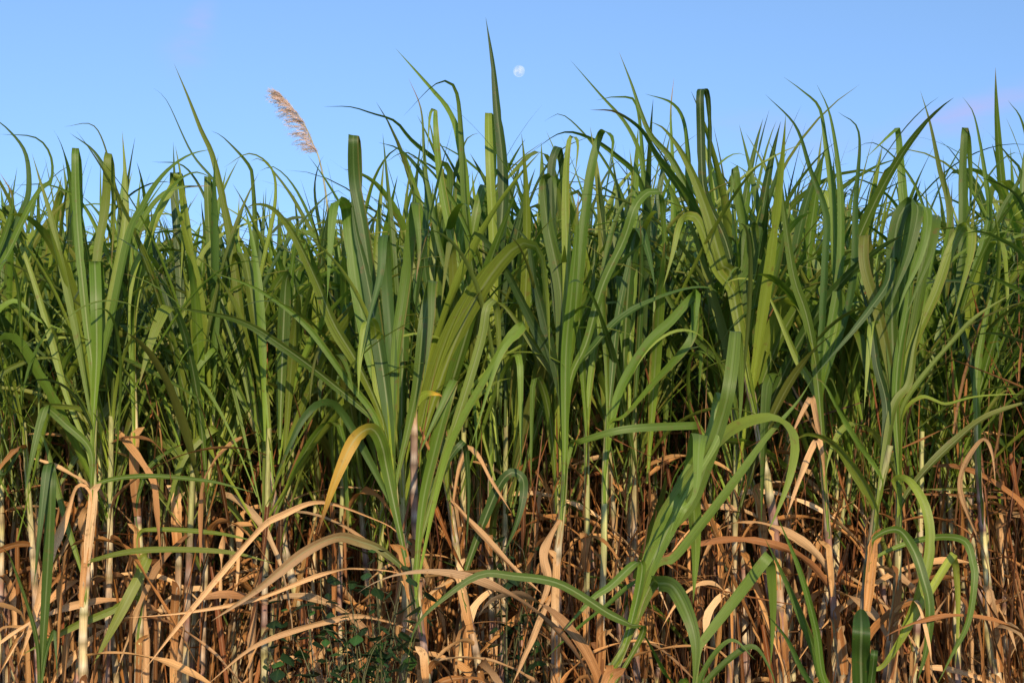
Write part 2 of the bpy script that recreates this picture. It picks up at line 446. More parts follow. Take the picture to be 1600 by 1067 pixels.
# ------------------------------------------------------------------ stalks
def stalk_geo(geo, path_fn_pts, r0, r1, green_from, r=rng, sides=9, dead=False, step=0.10, seg=3):
    """jointed stem along a path; green_from = fraction of the length above which green sheaths wrap it"""
    Ltot = float(np.sum(np.linalg.norm(np.diff(np.array(path_fn_pts), axis=0), axis=1)))
    nn = max(4, int(Ltot / step))
    rows = []
    n = nn * seg + 1
    path = catmull(path_fn_pts, n - 1)
    T = np.gradient(path, axis=0); T /= np.linalg.norm(T, axis=1)[:, None]
    A = np.cross(T, np.array([0.0, 1.0, 0.02])); A /= np.linalg.norm(A, axis=1)[:, None]
    B = np.cross(T, A)
    s = np.linspace(0, 1, n)
    rad = r0 + (r1 - r0) * s
    low = s < green_from
    node = (np.arange(n) % seg == 0)
    jit = np.array([r.uniform(0.9, 1.1) for _ in range(n)])
    rad = rad * np.where(low & node, 1.16, 1.0) * jit ** 0.5
    ang = np.linspace(0, 2 * math.pi, sides + 1)
    V = path[:, None, :] + rad[:, None, None] * (np.cos(ang)[None, :, None] * A[:, None, :] + np.sin(ang)[None, :, None] * B[:, None, :])
    UV = np.stack(np.broadcast_arrays((ang / 6.283)[None, :], s[:, None]), -1)
    tans = [(0.58, 0.45, 0.22), (0.62, 0.48, 0.27), (0.50, 0.33, 0.18), (0.50, 0.44, 0.18), (0.32, 0.17, 0.12)]
    tans_d = [(0.34, 0.19, 0.10), (0.28, 0.16, 0.10), (0.42, 0.27, 0.15), (0.25, 0.17, 0.12)]
    c = np.zeros((n, 3)); cur = np.array((tans_d if dead else tans)[r.randrange(4)])
    for i in range(n):
        if node[i]: cur = np.array((tans_d if dead else tans)[r.randrange(4 if dead else 5)])
        c[i] = cur * (0.42 if (node[i] and low[i]) else 1.0)
        if i and node[i - 1] and low[i]: c[i] = c[i] * 0.65 + np.array([0.19, 0.18, 0.15])
    if not dead:
        g = np.array([0.34, 0.35, 0.13])
        t = sst(s, green_from - 0.08, green_from + 0.12)[:, None]
        c = c * (1 - t) + g * t
    geo.grid(V, UV, np.repeat(c[:, None, :], sides + 1, 1))
    return path

# ------------------------------------------------------------------ one random cane as a set of geos
def cane_parts(r, height, n_green, n_dry, cols=5, segs=28, lean=0.08, wide=1.0, droopy=0.5, sides=8):
    """returns [(name, Geo, material key)] around the origin"""
    parts = []
    la = r.uniform(0, 6.28); le = r.uniform(0, lean) * height
    top = np.array([math.cos(la) * le, math.sin(la) * le, height])
    mid = top * 0.5 + np.array([r.uniform(-.03, .03), r.uniform(-.03, .03), 0])
    g = Geo()
    path = stalk_geo(g, [np.zeros(3), mid, top], r.uniform(0.012, 0.017), 0.009, 0.74, r, sides=sides)
    parts.append(('stalk', g, 'stalk'))
    az0 = r.uniform(0, 6.28)
    m = len(path)
    for k in range(n_green):
        q = k / max(1, n_green - 1)           # 0 = lowest, 1 = newest
        i = int((0.74 + 0.25 * min(1, q * 1.15)) * (m - 1))
        base = path[i]
        az = az0 + math.pi * (k % 2) + r.uniform(-0.5, 0.5)
        L = r.uniform(0.85, 1.3) * (0.85 + 0.25 * math.sin(math.pi * min(1, q + .2)))
        if q > 0.75:
            th0 = math.radians(r.uniform(1, 8)); dth = math.radians(r.uniform(2, 28)); p = 2.0
        else:
            th0 = math.radians(r.uniform(7, 18) + r.uniform(4, 30) * (1 - q) ** 1.5); dth = math.radians(r.uniform(15, 160) * (0.4 + droopy)); p = r.uniform(1.8, 3.6)
        fold = None
        if r.random() < 0.36 and q < 0.9:
            fold = (r.uniform(0.55, 0.8), math.radians(r.uniform(70, 140)))
        pts, w0 = leaf_path(base, az, th0, dth, p, L, segs, r, drift=r.uniform(-0.5, 0.5), fold=fold)
        g = Geo()
        kind = 'g' if r.random() < 0.90 else r.choice(['o', 'p', 'p'])
        if q < 0.12 and r.random() < 0.5: kind = r.choice(['o', 'o', 'p', 't'])
        ribbon(g, pts, w0, r.uniform(0.020, 0.048) * wide, kind, twist=r.uniform(-1.2, 1.2), roll=r.uniform(-0.35, 0.35),
               curl=r.uniform(0.15, 0.5), wave=r.uniform(0, 0.25), cols=cols, r=r)
        parts.append(('leaf_blade', g, 'leaf'))
    for k in range(5 + n_green // 3):         # long narrow blades that arch over
        i = int(r.uniform(0.72, 0.99) * (m - 1)); az = r.uniform(0, 6.28)
        pts, w0 = leaf_path(path[i], az, math.radians(r.uniform(8, 40)), math.radians(r.uniform(40, 130)), r.uniform(1.6, 3.2), r.uniform(0.9, 1.35), segs, r, drift=r.uniform(-0.7, 0.7))
        g = Geo()
        ribbon(g, pts, w0, r.uniform(0.010, 0.020) * wide, r.choice('ggggop'), twist=r.uniform(-1.5, 1.5), roll=r.uniform(-0.5, 0.5), curl=r.uniform(0.3, 0.8), cols=cols, r=r)
        parts.append(('leaf_blade', g, 'leaf'))
    for k in range(r.choice([0, 1])):         # at times of lower blades
        i = int(r.uniform(0.35, 0.65) * (m - 1)); az = r.uniform(0, 6.28)
        pts, w0 = leaf_path(path[i], az, math.radians(r.uniform(12, 45)), math.radians(r.uniform(10, 110)), r.uniform(1.5, 3), r.uniform(0.7, 1.1), segs, r, drift=r.uniform(-0.5, 0.5))
        g = Geo()
        ribbon(g, pts, w0, r.uniform(0.014, 0.028) * wide, r.choice('ggopk'), twist=r.uniform(-1, 1), roll=r.uniform(-0.5, 0.5), curl=r.uniform(0.3, 0.8), cols=cols, r=r)
        parts.append(('leaf_blade', g, 'leaf'))
    for k in range(n_dry):
        i = int(r.uniform(0.15, 0.95) * (m - 1))
        az = r.uniform(0, 6.28)
        L = r.uniform(0.45, 1.0)
        th0 = math.radians(r.uniform(15, 120))
        dth = math.radians(172) - th0 - math.radians(r.uniform(0, 30)); p = r.uniform(0.25, 1.0)
        fold = (r.uniform(0.2, 0.7), math.radians(r.uniform(40, 120))) if r.random() < 0.4 else None
        pts, w0 = leaf_path(path[i], az, th0, dth, p, L, segs, r, drift=r.uniform(-1.0, 1.0), fold=fold)
        pts[:, 2] = np.maximum(pts[:, 2], 0.02 + 0.02 * r.random())
        g = Geo()
        ribbon(g, pts, w0, r.uniform(0.012, 0.03), 'd', twist=r.uniform(-4, 4), roll=r.uniform(-1, 1),
               curl=r.uniform(0.2, 1.1), wave=0.3, cols=cols, r=r, taper='dry', base_w=0.7, crinkle=0.25)
        parts.append(('dry_leaf', g, 'dry'))
    return parts
MATS = {'stalk': M_STALK, 'leaf': M_LEAF, 'dry': M_DRY}

# ------------------------------------------------------------------ ground
def make_ground():
    g = Geo()
    xs = np.concatenate([np.linspace(-3000, -12, 8), np.linspace(-10, 10, 81), np.linspace(12, 3000, 8)])
    ys = np.concatenate([np.linspace(-3000, -4, 8), np.linspace(-2, 18, 81), np.linspace(20, 4500, 10)])
    X, Y = np.meshgrid(xs, ys)
    inner = (np.abs(X) <= 10) & (Y >= -2) & (Y <= 18)
    Z = np.where(inner, 0.018 * np.sin(X * 3.1 + Y) * np.cos(Y * 4.3) + 0.03 * np.cos(Y * 2 * math.pi / 0.9) - 0.01, -0.02)
    V = np.stack([X, Y, Z], -1)
    o_uv = np.stack([X, Y], -1)
    o = g.grid(V, o_uv, np.full(V.shape, 0.1))
    o = g.build('ground', M_SOIL)
    tag(o, 'brown bare field soil under the sugarcane', None, kind='structure')
make_ground()

# ------------------------------------------------------------------ moon
def make_moon():
    m, ns, lk = new_mat('moon_surface')
    out = N(ns, 'ShaderNodeOutputMaterial')
    df = N(ns, 'ShaderNodeBsdfDiffuse')
    tcn = N(ns, 'ShaderNodeTexCoord')
    nz = N(ns, 'ShaderNodeTexNoise'); nz.inputs['Scale'].default_value = 0.09; nz.inputs['Detail'].default_value = 1
    lk.new(tcn.outputs['Object'], nz.inputs['Vector'])
    rp = N(ns, 'ShaderNodeValToRGB')
    rp.color_ramp.elements[0].position = 0.42; rp.color_ramp.elements[0].color = (0.045, 0.028, 0.018, 1)
    rp.color_ramp.elements[1].position = 0.56; rp.color_ramp.elements[1].color = (0.125, 0.090, 0.060, 1)
    lk.new(nz.outputs['Fac'], rp.inputs[0]); lk.new(rp.outputs[0], df.inputs['Color'])
    tp = N(ns, 'ShaderNodeBsdfTransparent')      # the daylight air in front of the moon adds its blue
    ad = N(ns, 'ShaderNodeAddShader')
    lk.new(df.outputs[0], ad.inputs[0]); lk.new(tp.outputs[0], ad.inputs[1])
    lk.new(ad.outputs[0], out.inputs['Surface'])
    D = 2500.0
    c = P(811, 111.5, D)
    R = 9.0 / FPX * np.linalg.norm(c - CAM)
    g = Geo()
    th = np.linspace(0, math.pi, 25)[:, None]; ph = np.linspace(0, 2 * math.pi, 49)[None, :]
    V = R * np.stack(np.broadcast_arrays(np.sin(th) * np.cos(ph), np.sin(th) * np.sin(ph), np.cos(th)), -1)
    UV = np.stack(np.broadcast_arrays(ph / 6.283, th / 3.1416), -1)
    g.grid(V, UV, np.full(V.shape, 0.3))
    o = g.build('moon', m)
    o.location = c.tolist()
    tag(o, 'pale gibbous daytime moon in the clear blue sky', 'moon')
make_moon()

# ------------------------------------------------------------------ the canes one can single out in the photograph
# leaf: (points from the stalk outwards as photo x, y and optional depth step, width in photo px, tilt of the blade, kind)
def hero(label, d, stalk, leaves, r0=0.013, dead=False, ndry=5, group='sugarcane plants along the front edge', seed=1, green=0.72, sheath=True, top_r=0.009):
    r = random.Random(seed * 131 + 5)
    W = [P(x, y, d) for x, y in stalk]
    # carry the stem on down to the ground
    d0 = nrm(W[0] - W[1]) if len(W) > 1 else np.array([0, 0, -1.0])
    d0 = nrm(d0 * np.array([0.6, 0.6, 1.0]))
    t = W[0][2] / -d0[2]
    root = W[0] + d0 * t
    pts = [root] + W
    t_obj = empty('sugarcane', root)
    tag(t_obj, label, 'sugarcane', group)
    def loc(p): return np.array(p) - root
    g = Geo()
    path = stalk_geo(g, [loc(p) for p in pts], r0, top_r, green, r, sides=12, dead=dead, step=0.085, seg=4)
    g.build('stalk', M_STALK, t_obj)
    m = len(path)
    for li, lf in enumerate(leaves):
        lp, wpx, phi, kind = lf[:4]
        tw = lf[4] if len(lf) > 4 else 0.0
        attach = lf[5] if len(lf) > 5 else None      # fraction along the stalk
        end_dd = r.uniform(-0.16, 0.10)
        P3 = []
        nP = len(lp)
        for i, q in enumerate(lp):
            dd = q[2] if len(q) > 2 else end_dd * (i + 1) / nP
            P3.append(loc(P(q[0], q[1], d + dd)))
        if attach is None:
            # leave the stalk a little below the nearest point of its top
            f = m - 1 - int(r.uniform(0.02, 0.17) * m)
            # for leaves that start lower down use the nearest stalk point
            dist = np.linalg.norm(path - P3[0], axis=1)
            j = int(np.argmin(dist))
            if j < f: f = max(1, j - 1)
        else:
            f = int(attach * (m - 1))
        side = nrm(P3[0] - path[f] + 1e-6)
        b = path[f] + side * 0.006 + np.array([0, -0.006, 0])
        if np.linalg.norm(P3[0] - b) < 0.04: P3 = P3[1:]
        f0 = max(1, f - int(r.uniform(0.06, 0.12) * m))
        b0 = path[f0] + side * 0.004 + np.array([0, -0.011, 0])
        b = b + np.array([0, -0.006, 0])
        ys = [q[1] for q in lp]; c = ys.index(min(ys))
        expl = any(len(q) > 2 and q[2] < -0.03 for q in lp)
        tail = sum(math.hypot(lp[i + 1][0] - lp[i][0], lp[i + 1][1] - lp[i][1]) for i in range(c, len(lp) - 1))
        tp = 'leaf'
        if any(len(q) > 2 for q in lp[c:]) and 0 < c and tail < 62 and kind not in 'yr':
            # folds over away from the viewer: the end hangs down behind
            cx, cy = lp[c][0], lp[c][1]
            P3 = P3[:max(1, c)] + [loc(P(x, y, d + dd)) for x, y, dd in [(cx, cy, .0), (cx + 3, cy + 1, .035), (cx + 7, cy + 22, .075), (cx + 10, cy + 90, .11), (cx + 6, cy + 170, .12)]]
            tp = 'late'
        elif (expl and tail > 62) or kind == 'y': tp = 'late'
        pp = catmull([b0, b] + P3, 52)
        T = nrm(pp[3] - pp[0])
        view = nrm(pp[len(pp) // 2] + root - CAM)
        Tm = nrm(pp[len(pp) // 2 + 1] - pp[len(pp) // 2 - 1])
        ip = np.cross(T, view); ip = nrm(ip)
        w0 = math.cos(math.radians(phi)) * ip + math.sin(math.radians(phi)) * view
        g = Geo()
        width = wpx * d / FPX / max(0.45, math.cos(math.radians(phi)))
        width = min(width, 0.062) * (0.62 if kind == 'd' else 0.8 if kind in 'yr' else 0.95 if d < 3.3 else 0.80)
        if kind == 'd':
            c_ = np.array([0.54, 0.33, 0.155]) * r.uniform(0.8, 1.1)
            rt0 = lerp(c_ * np.array([.8, .7, .6]), c_, sst(np.linspace(0, 1, len(pp)), 0.05, 0.5)); tp = 'long'
        rt_ = rt0 if kind == 'd' else None
        if kind == 'r': tp = 'round'; kind = 'g'; rt_ = np.repeat(np.array([[0.040, 0.085, 0.012]]), len(pp), 0)  # round-ended blades: shade is put into the colour as a darker green tint
        Wl = None
        if phi <= 26:            # the face of the blade stays turned outwards through the bend
            TT = np.gradient(pp, axis=0); TT /= np.linalg.norm(TT, axis=1)[:, None]
            Wl = []; prev = w0
            for i in range(len(pp)):
                vw = nrm(pp[i] + root - CAM)
                c_ip = np.cross(TT[i], vw); mag = np.linalg.norm(c_ip)
                c_ip = c_ip / (mag + 1e-9)
                if np.dot(c_ip, prev) < 0: c_ip = -c_ip
                k_ = min(1.0, mag * 1.6)
                ww_ = nrm(math.cos(math.radians(phi)) * c_ip + math.sin(math.radians(phi)) * vw * (1 if np.dot(prev, vw) >= 0 else -1))
                prev = nrm(ww_ * 0.35 * k_ + prev * (1 - 0.35 * k_))
                Wl.append(prev)
        if kind == 'y': rt_ = blade_tint('y', np.linspace(0, 1, len(pp)), r, crest=float(np.argmax(pp[:, 2])) / len(pp) - 0.03)
        if kind == 'y': tp = 'yell'
        ribbon(g, pp, w0, width, kind, twist=math.radians(tw), curl=r.uniform(0.15, 0.45) if kind != 'd' else r.uniform(0.4, 1.0), wave=0.12 if kind != 'd' else 0.3,
               cols=7, r=r, taper=tp, base_w=0.30, crinkle=0.12 if kind == 'd' else 0.0, tint=rt_, Wl=Wl)
        nm = 'dry_leaf' if kind == 'd' else 'leaf_blade'
        o = g.build(nm, M_DRY if kind == 'd' else M_LEAF, t_obj)
        if kind == 'y': o['label'] = 'golden yellow dying leaf with brown tip'
        elif kind == 't': o['label'] = 'leaf drying from green to tan'
        elif kind == 'o': o['label'] = 'olive green ageing leaf'
    for k in range(4 if ndry else 0):        # papery old sheaths still clasping the stem
        i = int(r.uniform(0.25, 0.70) * (m - 1)); j = min(m - 2, i + int(r.uniform(0.06, 0.16) * m) + 2)
        sd = r.choice([-1, 1]); seg = [path[q] + np.array([sd * 0.004, -0.012, 0]) for q in range(i, j + 1)]
        seg[-1] = seg[-1] + np.array([sd * r.uniform(0.01, 0.035), -0.01, 0])
        g = Geo()
        ribbon(g, catmull(seg, 14), np.array([1.0, 0.1, 0]), r.uniform(0.018, 0.032), 'd', twist=r.uniform(-.6, .6), curl=-0.7, cols=5, r=r, taper='round')
        g.build('dry_sheath', M_DRY, t_obj)
    for k in range(ndry):
        i = int(r.uniform(0.25, 0.75) * (m - 1))
        az = r.uniform(0, 6.28); L = r.uniform(0.35, 0.85)
        fold = (r.uniform(0.2, 0.6), math.radians(r.uniform(40, 110))) if r.random() < 0.4 else None
        q, w0 = leaf_path(path[i], az, math.radians(r.uniform(15, 90)), math.radians(r.uniform(80, 130)), r.uniform(0.3, 0.9), L, 24, r, drift=r.uniform(-1, 1), fold=fold)
        q[:, 2] = np.maximum(q[:, 2], 0.02)
        g = Geo()
        ribbon(g, q, w0, r.uniform(0.012, 0.028), 'd', twist=r.uniform(-4, 4), roll=r.uniform(-1, 1), curl=r.uniform(0.3, 1.1), wave=0.3, cols=5, r=r, taper='dry', base_w=0.7, crinkle=0.25)
        g.build('dry_leaf', M_DRY, t_obj)
    return t_obj

FG = 'sugarcane plants along the front edge'
hero('leaning centre-left sugarcane with a wide leaf fan and long tan leaves arching left', 3.8,
 [(667,1067),(652,958),(634,872),(621,812),(616,756),(608,700)],
 [([(604,640),(596,560),(578,430),(567,354),(554,283),(552,215,-.02),(549,222,-.07),(546,260,-.1)],24,5,'g'),
  ([(600,640),(575,540),(556,440),(544,340),(540,322,-.03),(534,314,-.08),(522,322,-.14),(515,405,-.18),(511,470,-.18)],26,0,'g'),
  ([(612,640),(612,560),(604,440),(601,374,-.05),(598,376,-.12),(594,430,-.16),(577,496,-.2),(568,540,-.22)],22,0,'g'),
  ([(606,640),(592,540),(572,430),(556,360),(548,300)],26,10,'g'),
  ([(616,630),(620,540),(635,430),(647,325,-.03),(650,330,-.09),(655,390,-.12),(650,440,-.14)],22,5,'g'),
  ([(596,650),(560,570),(522,506),(495,440),(461,370),(430,329),(400,319),(378,330)],20,45,'g'),
  ([(590,660),(540,590),(476,506),(400,451),(330,425)],13,20,'g'),
  ([(592,665),(520,600),(440,540),(370,500),(262,478)],15,35,'g'),
  ([(600,640),(590,600),(588,540),(584,506,-.06),(572,505,-.12),(562,560,-.15),(560,620,-.16)],20,5,'g'),
  ([(606,740,-.03),(598,700,-.07),(588,676,-.1),(574,670,-.13),(551,691,-.16),(526,746,-.18),(508,797,-.18),(496,837,-.17)],25,0,'y',0,.74),
  ([(545,660,-.05),(511,628,-.1),(478,648,-.13),(450,701,-.15),(425,760,-.15)],15,15,'g'),
  ([(640,895),(601,862),(560,845,-.05),(526,839,-.1),(475,862,-.16),(400,922,-.25),(330,970,-.3)],19,25,'t'),
  ([(622,830),(576,807,-.03),(501,784,-.1),(440,804,-.15),(400,832,-.2),(300,950,-.3),(216,1058,-.36)],15,25,'d'),
  ([(652,985),(576,963,-.04),(501,973,-.1),(400,1008,-.2),(320,1072,-.28)],14,15,'d'),
  ([(636,895),(560,888),(501,897,-.1),(400,935,-.2),(300,955,-.3),(195,965,-.35)],10,20,'d'),
  ([(640,660),(652,600),(660,520),(668,470,-.02),(676,440,-.06),(675,450,-.12),(673,510,-.16),(662,600,-.2)],20,0,'g')],
 r0=0.017, seed=1, ndry=3, green=0.84)
hero('dead reddish-brown sugarcane with curled yellow top leaf right of the leaning centre-left cane', 3.95,
 [(660,1067),(652,882),(647,781),(647,681),(646,636)],
 [([(644,632),(662,617,-.03),(684,616,-.06),(694,622,-.08)],14,10,'y',0,.99)], dead=True, seed=2, ndry=4, top_r=.011, green=2)
hero('thin sugarcane beside the dead stem whose long blade rises right with a bright broken midrib', 3.7,
 [(668,1067),(655,960),(647,872)],
 [([(672,792),(697,706),(722,631),(752,530),(760,482),(770,470,.05)],17,8,'p'),
  ([(662,800),(700,720),(722,692,-.05)],12,15,'g'),
  ([(660,790),(680,700),(700,625),(709,596,-.05),(706,600,-.1),(682,651,-.14),(652,715,-.16)],20,0,'g'),
  ([(690,740),(720,660),(768,575),(800,520),(820,506,-.05),(812,520,-.1),(780,560,-.15),(735,700,-.2)],14,10,'g')], seed=3, ndry=3, green=.9)
hero('pale-stemmed sugarcane in the middle with a dense upright fan of dark blades', 4.0,
 [(868,1067),(868,983),(870,882),(880,782),(883,700),(883,650)],
 [([(880,580),(876,456),(856,354),(849,290),(855,275,-.04),(866,280,-.1),(868,330,-.12)],26,5,'g'),
  ([(884,580),(886,450),(884,300),(888,228),(894,213,-.03),(903,225,-.08),(898,280,-.1)],17,10,'g'),
  ([(886,590),(900,480),(912,354),(924,263),(938,210),(948,206,-.04),(958,222,-.09),(950,270,-.12)],20,10,'g'),
  ([(882,590),(870,470),(862,340),(862,260),(870,232,.0),(878,240,-.05)],18,5,'g'),
  ([(890,600),(916,537),(942,446),(975,375),(992,324),(1012,301,-.03),(1028,300,-.08),(1020,330,-.12)],17,20,'g'),
  ([(876,600),(840,520),(800,440),(770,390),(745,365),(735,375),(730,420)],18,30,'g'),
  ([(878,610),(835,540),(790,480),(760,470)],15,35,'g'),
  ([(884,560),(892,470),(900,380),(904,300)],20,0,'g'),
  ([(890,600),(930,540),(980,490),(1060,455),(1110,450),(1130,470)],15,40,'g'),
  ([(877,620),(860,540),(846,480),(835,440),(825,380),(800,350)],20,20,'g'),
  ([(895,690),(901,691,-.05),(976,671,-.1),(1082,665,-.15)],15,10,'g',0,.86),
  ([(860,912),(830,1000,-.05),(800,1070,-.08)],16,10,'d'),
  ([(876,800),(850,860,-.03),(856,912,-.05),(838,960,-.05)],22,10,'d')],
 r0=0.017, seed=4, ndry=4, green=.74)
hero('slim straight pale green sugarcane just right of the middle fan', 4.2, [(916,1063),(917,882),(917,746),(916,656)],
 [([(912,600),(905,500),(900,420),(910,330)],15,10,'g'),([(922,600),(940,480),(950,400),(945,330)],14,15,'g'),([(918,580),(925,470),(930,380)],13,0,'g'),([(908,640),(890,720),(850,640),(800,560)],10,30,'g')],
 r0=.011, seed=5, ndry=2, green=.55)
hero('sugarcane with a knotted pale stem, second right of the middle fan', 4.1, [(936,1063),(943,882),(945,741),(950,650)],
 [([(955,600),(965,500),(985,400),(1000,330)],15,10,'g'),([(948,560),(942,450),(960,350),(990,300),(1015,310)],14,20,'g'),([(965,620),(1010,540),(1050,500),(1085,460,-.03),(1091,463,-.1),(1084,532,-.14)],18,10,'g'),([(975,650),(1020,600),(1080,530),(1085,465,-.05)],15,10,'g')],
 r0=.013, seed=6, ndry=4, green=.6)
hero('bushy short sugarcane in the right foreground with the broadest light green blades', 3.0,
 [(940,1090),(966,1033),(1000,940),(1008,905)],
 [([(1012,880),(1042,817),(1079,741),(1090,684,-.03),(1094,681,-.08),(1092,700,-.14),(1086,770,-.2),(1062,800,-.22)],28,0,'l'),
  ([(1020,890),(1052,872),(1102,812),(1152,746),(1200,681),(1246,628),(1270,590)],15,20,'l'),
  ([(1020,860),(1040,800),(1082,741),(1122,691),(1152,666),(1200,652),(1228,662,-.05),(1242,690,-.1),(1235,740,-.14),(1218,790,-.16),(1200,830,-.17)],21,40,'g',-30),
  ([(1020,860),(1077,792),(1102,731),(1127,656),(1140,600),(1149,520,-.02),(1148,519,-.06)],21,0,'l'),
  ([(1014,860),(1060,760),(1108,680),(1122,618),(1128,622,-.05),(1132,641,-.07),(1120,690,-.08),(1062,790,-.1),(1040,860,-.1)],14,5,'l'),
  ([(1016,915),(1030,911,-.05),(1052,917,-.12),(1074,958,-.18),(1087,1008,-.2),(1084,1080,-.2)],24,15,'l',20),
  ([(1000,905),(951,945),(900,985),(850,1030)],12,30,'g'),
  ([(1010,900),(1042,830),(1062,790),(1077,772,-.03),(1072,790,-.08)],26,5,'l'),
  ([(1003,880),(951,917,-.05),(925,935,-.06),(880,985,-.08)],14,20,'g'),
  ([(1004,990),(985,975,-.1),(951,958,-.15),(875,912,-.2),(800,899,-.24),(752,897,-.26),(702,927,-.28),(652,975,-.3),(636,1033,-.3)],13,25,'g',0,.7)],
 r0=.016, seed=7, ndry=5, green=.5)
hero('sugarcane with a thick bare pale stem leaning left at the top, right of centre', 4.1,
 [(1225,1067),(1212,850),(1202,769),(1192,717),(1185,672),(1176,625),(1164,578),(1156,536)],
 [([(1150,480),(1140,420),(1129,415),(1104,329),(1073,253),(1040,204),(1015,190)],24,10,'g'),
  ([(1152,480),(1120,400),(1085,320),(1050,250),(1018,213),(1002,177),(987,132),(967,81)],15,10,'g'),
  ([(1148,470),(1115,390),(1100,350),(1073,304),(1028,243),(1003,203),(962,175),(922,172)],16,50,'g'),
  ([(1154,470),(1135,380),(1108,320),(1098,283),(1095,200),(1094,145),(1100,140,-.05),(1106,160,-.07)],16,5,'g'),
  ([(1152,470),(1170,400),(1156,320),(1150,264),(1146,270,-.06),(1140,330,-.1)],20,10,'g'),
  ([(1150,470),(1120,420),(1094,350),(1076,337,-.05),(1062,350,-.12),(1050,400,-.15),(1036,450,-.16)],20,10,'g'),
  ([(1160,480),(1175,420),(1180,360),(1172,349,-.05),(1162,370,-.1),(1158,430,-.12)],17,5,'g'),
  ([(1150,480),(1105,360),(1080,310),(1076,238),(1068,187),(1048,160),(1008,147)],14,40,'g')],
 r0=.017, seed=8, ndry=3, green=.93, top_r=.012)
hero('thin pale sugarcane left of the thick bare leaning stem', 4.2, [(1215,1067),(1186,798),(1177,761),(1161,709),(1146,638)],
 [([(1140,560),(1110,450),(1090,380),(1060,300)],18,10,'g'),([(1146,560),(1150,450),(1160,380),(1170,300),(1160,262)],16,10,'g'),([(1138,580),(1080,520),(1020,430),(960,400)],13,30,'g'),([(1150,590),(1190,500),(1215,420),(1232,330)],15,10,'g')], r0=.012, seed=9, ndry=4, green=.75)
hero('sugarcane at right with a double pale stem and a mop of folded leaves drooping over', 3.8,
 [(1385,1067),(1401,922),(1404,832),(1404,731),(1400,680)],
 [([(1398,600),(1394,500),(1396,400),(1405,340),(1425,316,-.05),(1434,330,-.11),(1420,395,-.15),(1397,458,-.18),(1385,500,-.18)],27,12,'g'),
  ([(1404,600),(1410,500),(1418,400),(1428,335),(1442,320,-.06),(1449,345,-.12),(1438,400,-.15),(1412,460,-.18),(1400,500,-.18)],24,10,'g'),
  ([(1406,610),(1423,537),(1438,456),(1450,380),(1456,338),(1463,345,-.07),(1456,390,-.12),(1430,456,-.16),(1413,500,-.18)],20,10,'g'),
  ([(1408,620),(1428,537),(1463,456),(1484,395),(1503,356),(1518,360,-.06),(1517,395,-.1),(1504,446,-.14),(1484,520,-.16)],19,15,'g'),
  ([(1394,600),(1375,500),(1352,420),(1350,372),(1356,375,-.05),(1352,420,-.08)],20,10,'o'),
  ([(1398,610),(1400,520),(1398,430),(1392,402,-.06),(1388,440,-.1),(1357,486,-.14),(1316,537,-.16),(1270,590,-.16)],18,10,'g'),
  ([(1396,630),(1385,560),(1370,510),(1362,505,-.06),(1358,540,-.1),(1350,640,-.12)],14,5,'p'),
  ([(1410,640),(1441,590),(1492,530),(1524,496),(1575,463),(1600,450)],10,30,'p'),
  ([(1410,650),(1440,620),(1477,631),(1527,620),(1600,615)],9,30,'g'),
  ([(1404,780),(1441,741),(1502,681),(1542,651),(1600,630),(1640,620)],16,30,'o'),
  ([(1400,640),(1404,560),(1418,480),(1432,400),(1470,330)],17,5,'g'),
  ([(1396,640),(1388,560),(1374,470),(1366,400)],17,5,'g'),
  ([(1388,760),(1396,749),(1421,751,-.07),(1447,797,-.12),(1452,857,-.14),(1437,922,-.15),(1411,983,-.15),(1396,1030,-.14)],18,20,'g')],
 r0=.015, seed=10, ndry=4, green=.72)
hero('right-hand sugarcane with a purplish knotted stem leaning right into the drooping mop of leaves', 3.75,
 [(1330,1067),(1346,983),(1356,882),(1371,782),(1391,696)],
 [([(1366,790),(1331,726),(1301,691),(1265,678),(1235,690)],19,40,'g'),
  ([(1372,740),(1340,690),(1310,640),(1288,600),(1270,590)],10,30,'g'),
  ([(1360,835),(1401,827,-.06),(1426,857,-.12),(1442,902,-.15),(1452,948,-.16),(1447,1013,-.16),(1431,1070,-.16)],18,20,'g'),
  ([(1395,640),(1420,600),(1430,540),(1445,480)],16,10,'g'),
  ([(1386,650),(1370,570),(1360,500),(1340,430)],17,10,'g'),
  ([(1356,870),(1430,845),(1502,842,-.08),(1520,880,-.12),(1522,910,-.14),(1512,973,-.15),(1487,1023,-.15),(1464,1070,-.15)],13,25,'g'),
  ([(1372,1045,-.04),(1396,1018,-.08),(1440,945,-.12),(1487,870,-.15)],15,10,'p')],
 r0=.016, seed=11, ndry=5, green=.8)
hero('brown-stemmed sugarcane right of the foreground bush, leaning slightly left', 3.95, [(1316,1067),(1301,932),(1288,756),(1280,656)],
 [([(1278,600),(1262,500),(1240,430),(1225,330),(1215,255),(1200,218)],18,15,'g'),
  ([(1282,600),(1300,500),(1312,420),(1314,329),(1309,253),(1296,177),(1276,132)],16,5,'g'),
  ([(1280,600),(1285,500),(1290,400),(1291,334),(1266,263),(1243,197),(1196,148)],14,15,'g'),
  ([(1284,600),(1310,500),(1305,400),(1301,304),(1291,228),(1281,170),(1256,144),(1225,121)],15,20,'g'),
  ([(1276,620),(1245,560),(1215,490),(1190,440)],15,15,'g'),
  ([(1284,610),(1320,500),(1335,420),(1337,320),(1342,208),(1309,175)],14,20,'g'),
  ([(1272,690),(1270,625),(1262,628,-.03),(1250,651,-.05),(1232,690,-.06)],14,5,'d',0,.95),
  ([(1283,700),(1275,688,-.02),(1250,746,-.06),(1228,810,-.08)],15,10,'d')],
 r0=.014, seed=12, ndry=4, green=.82)
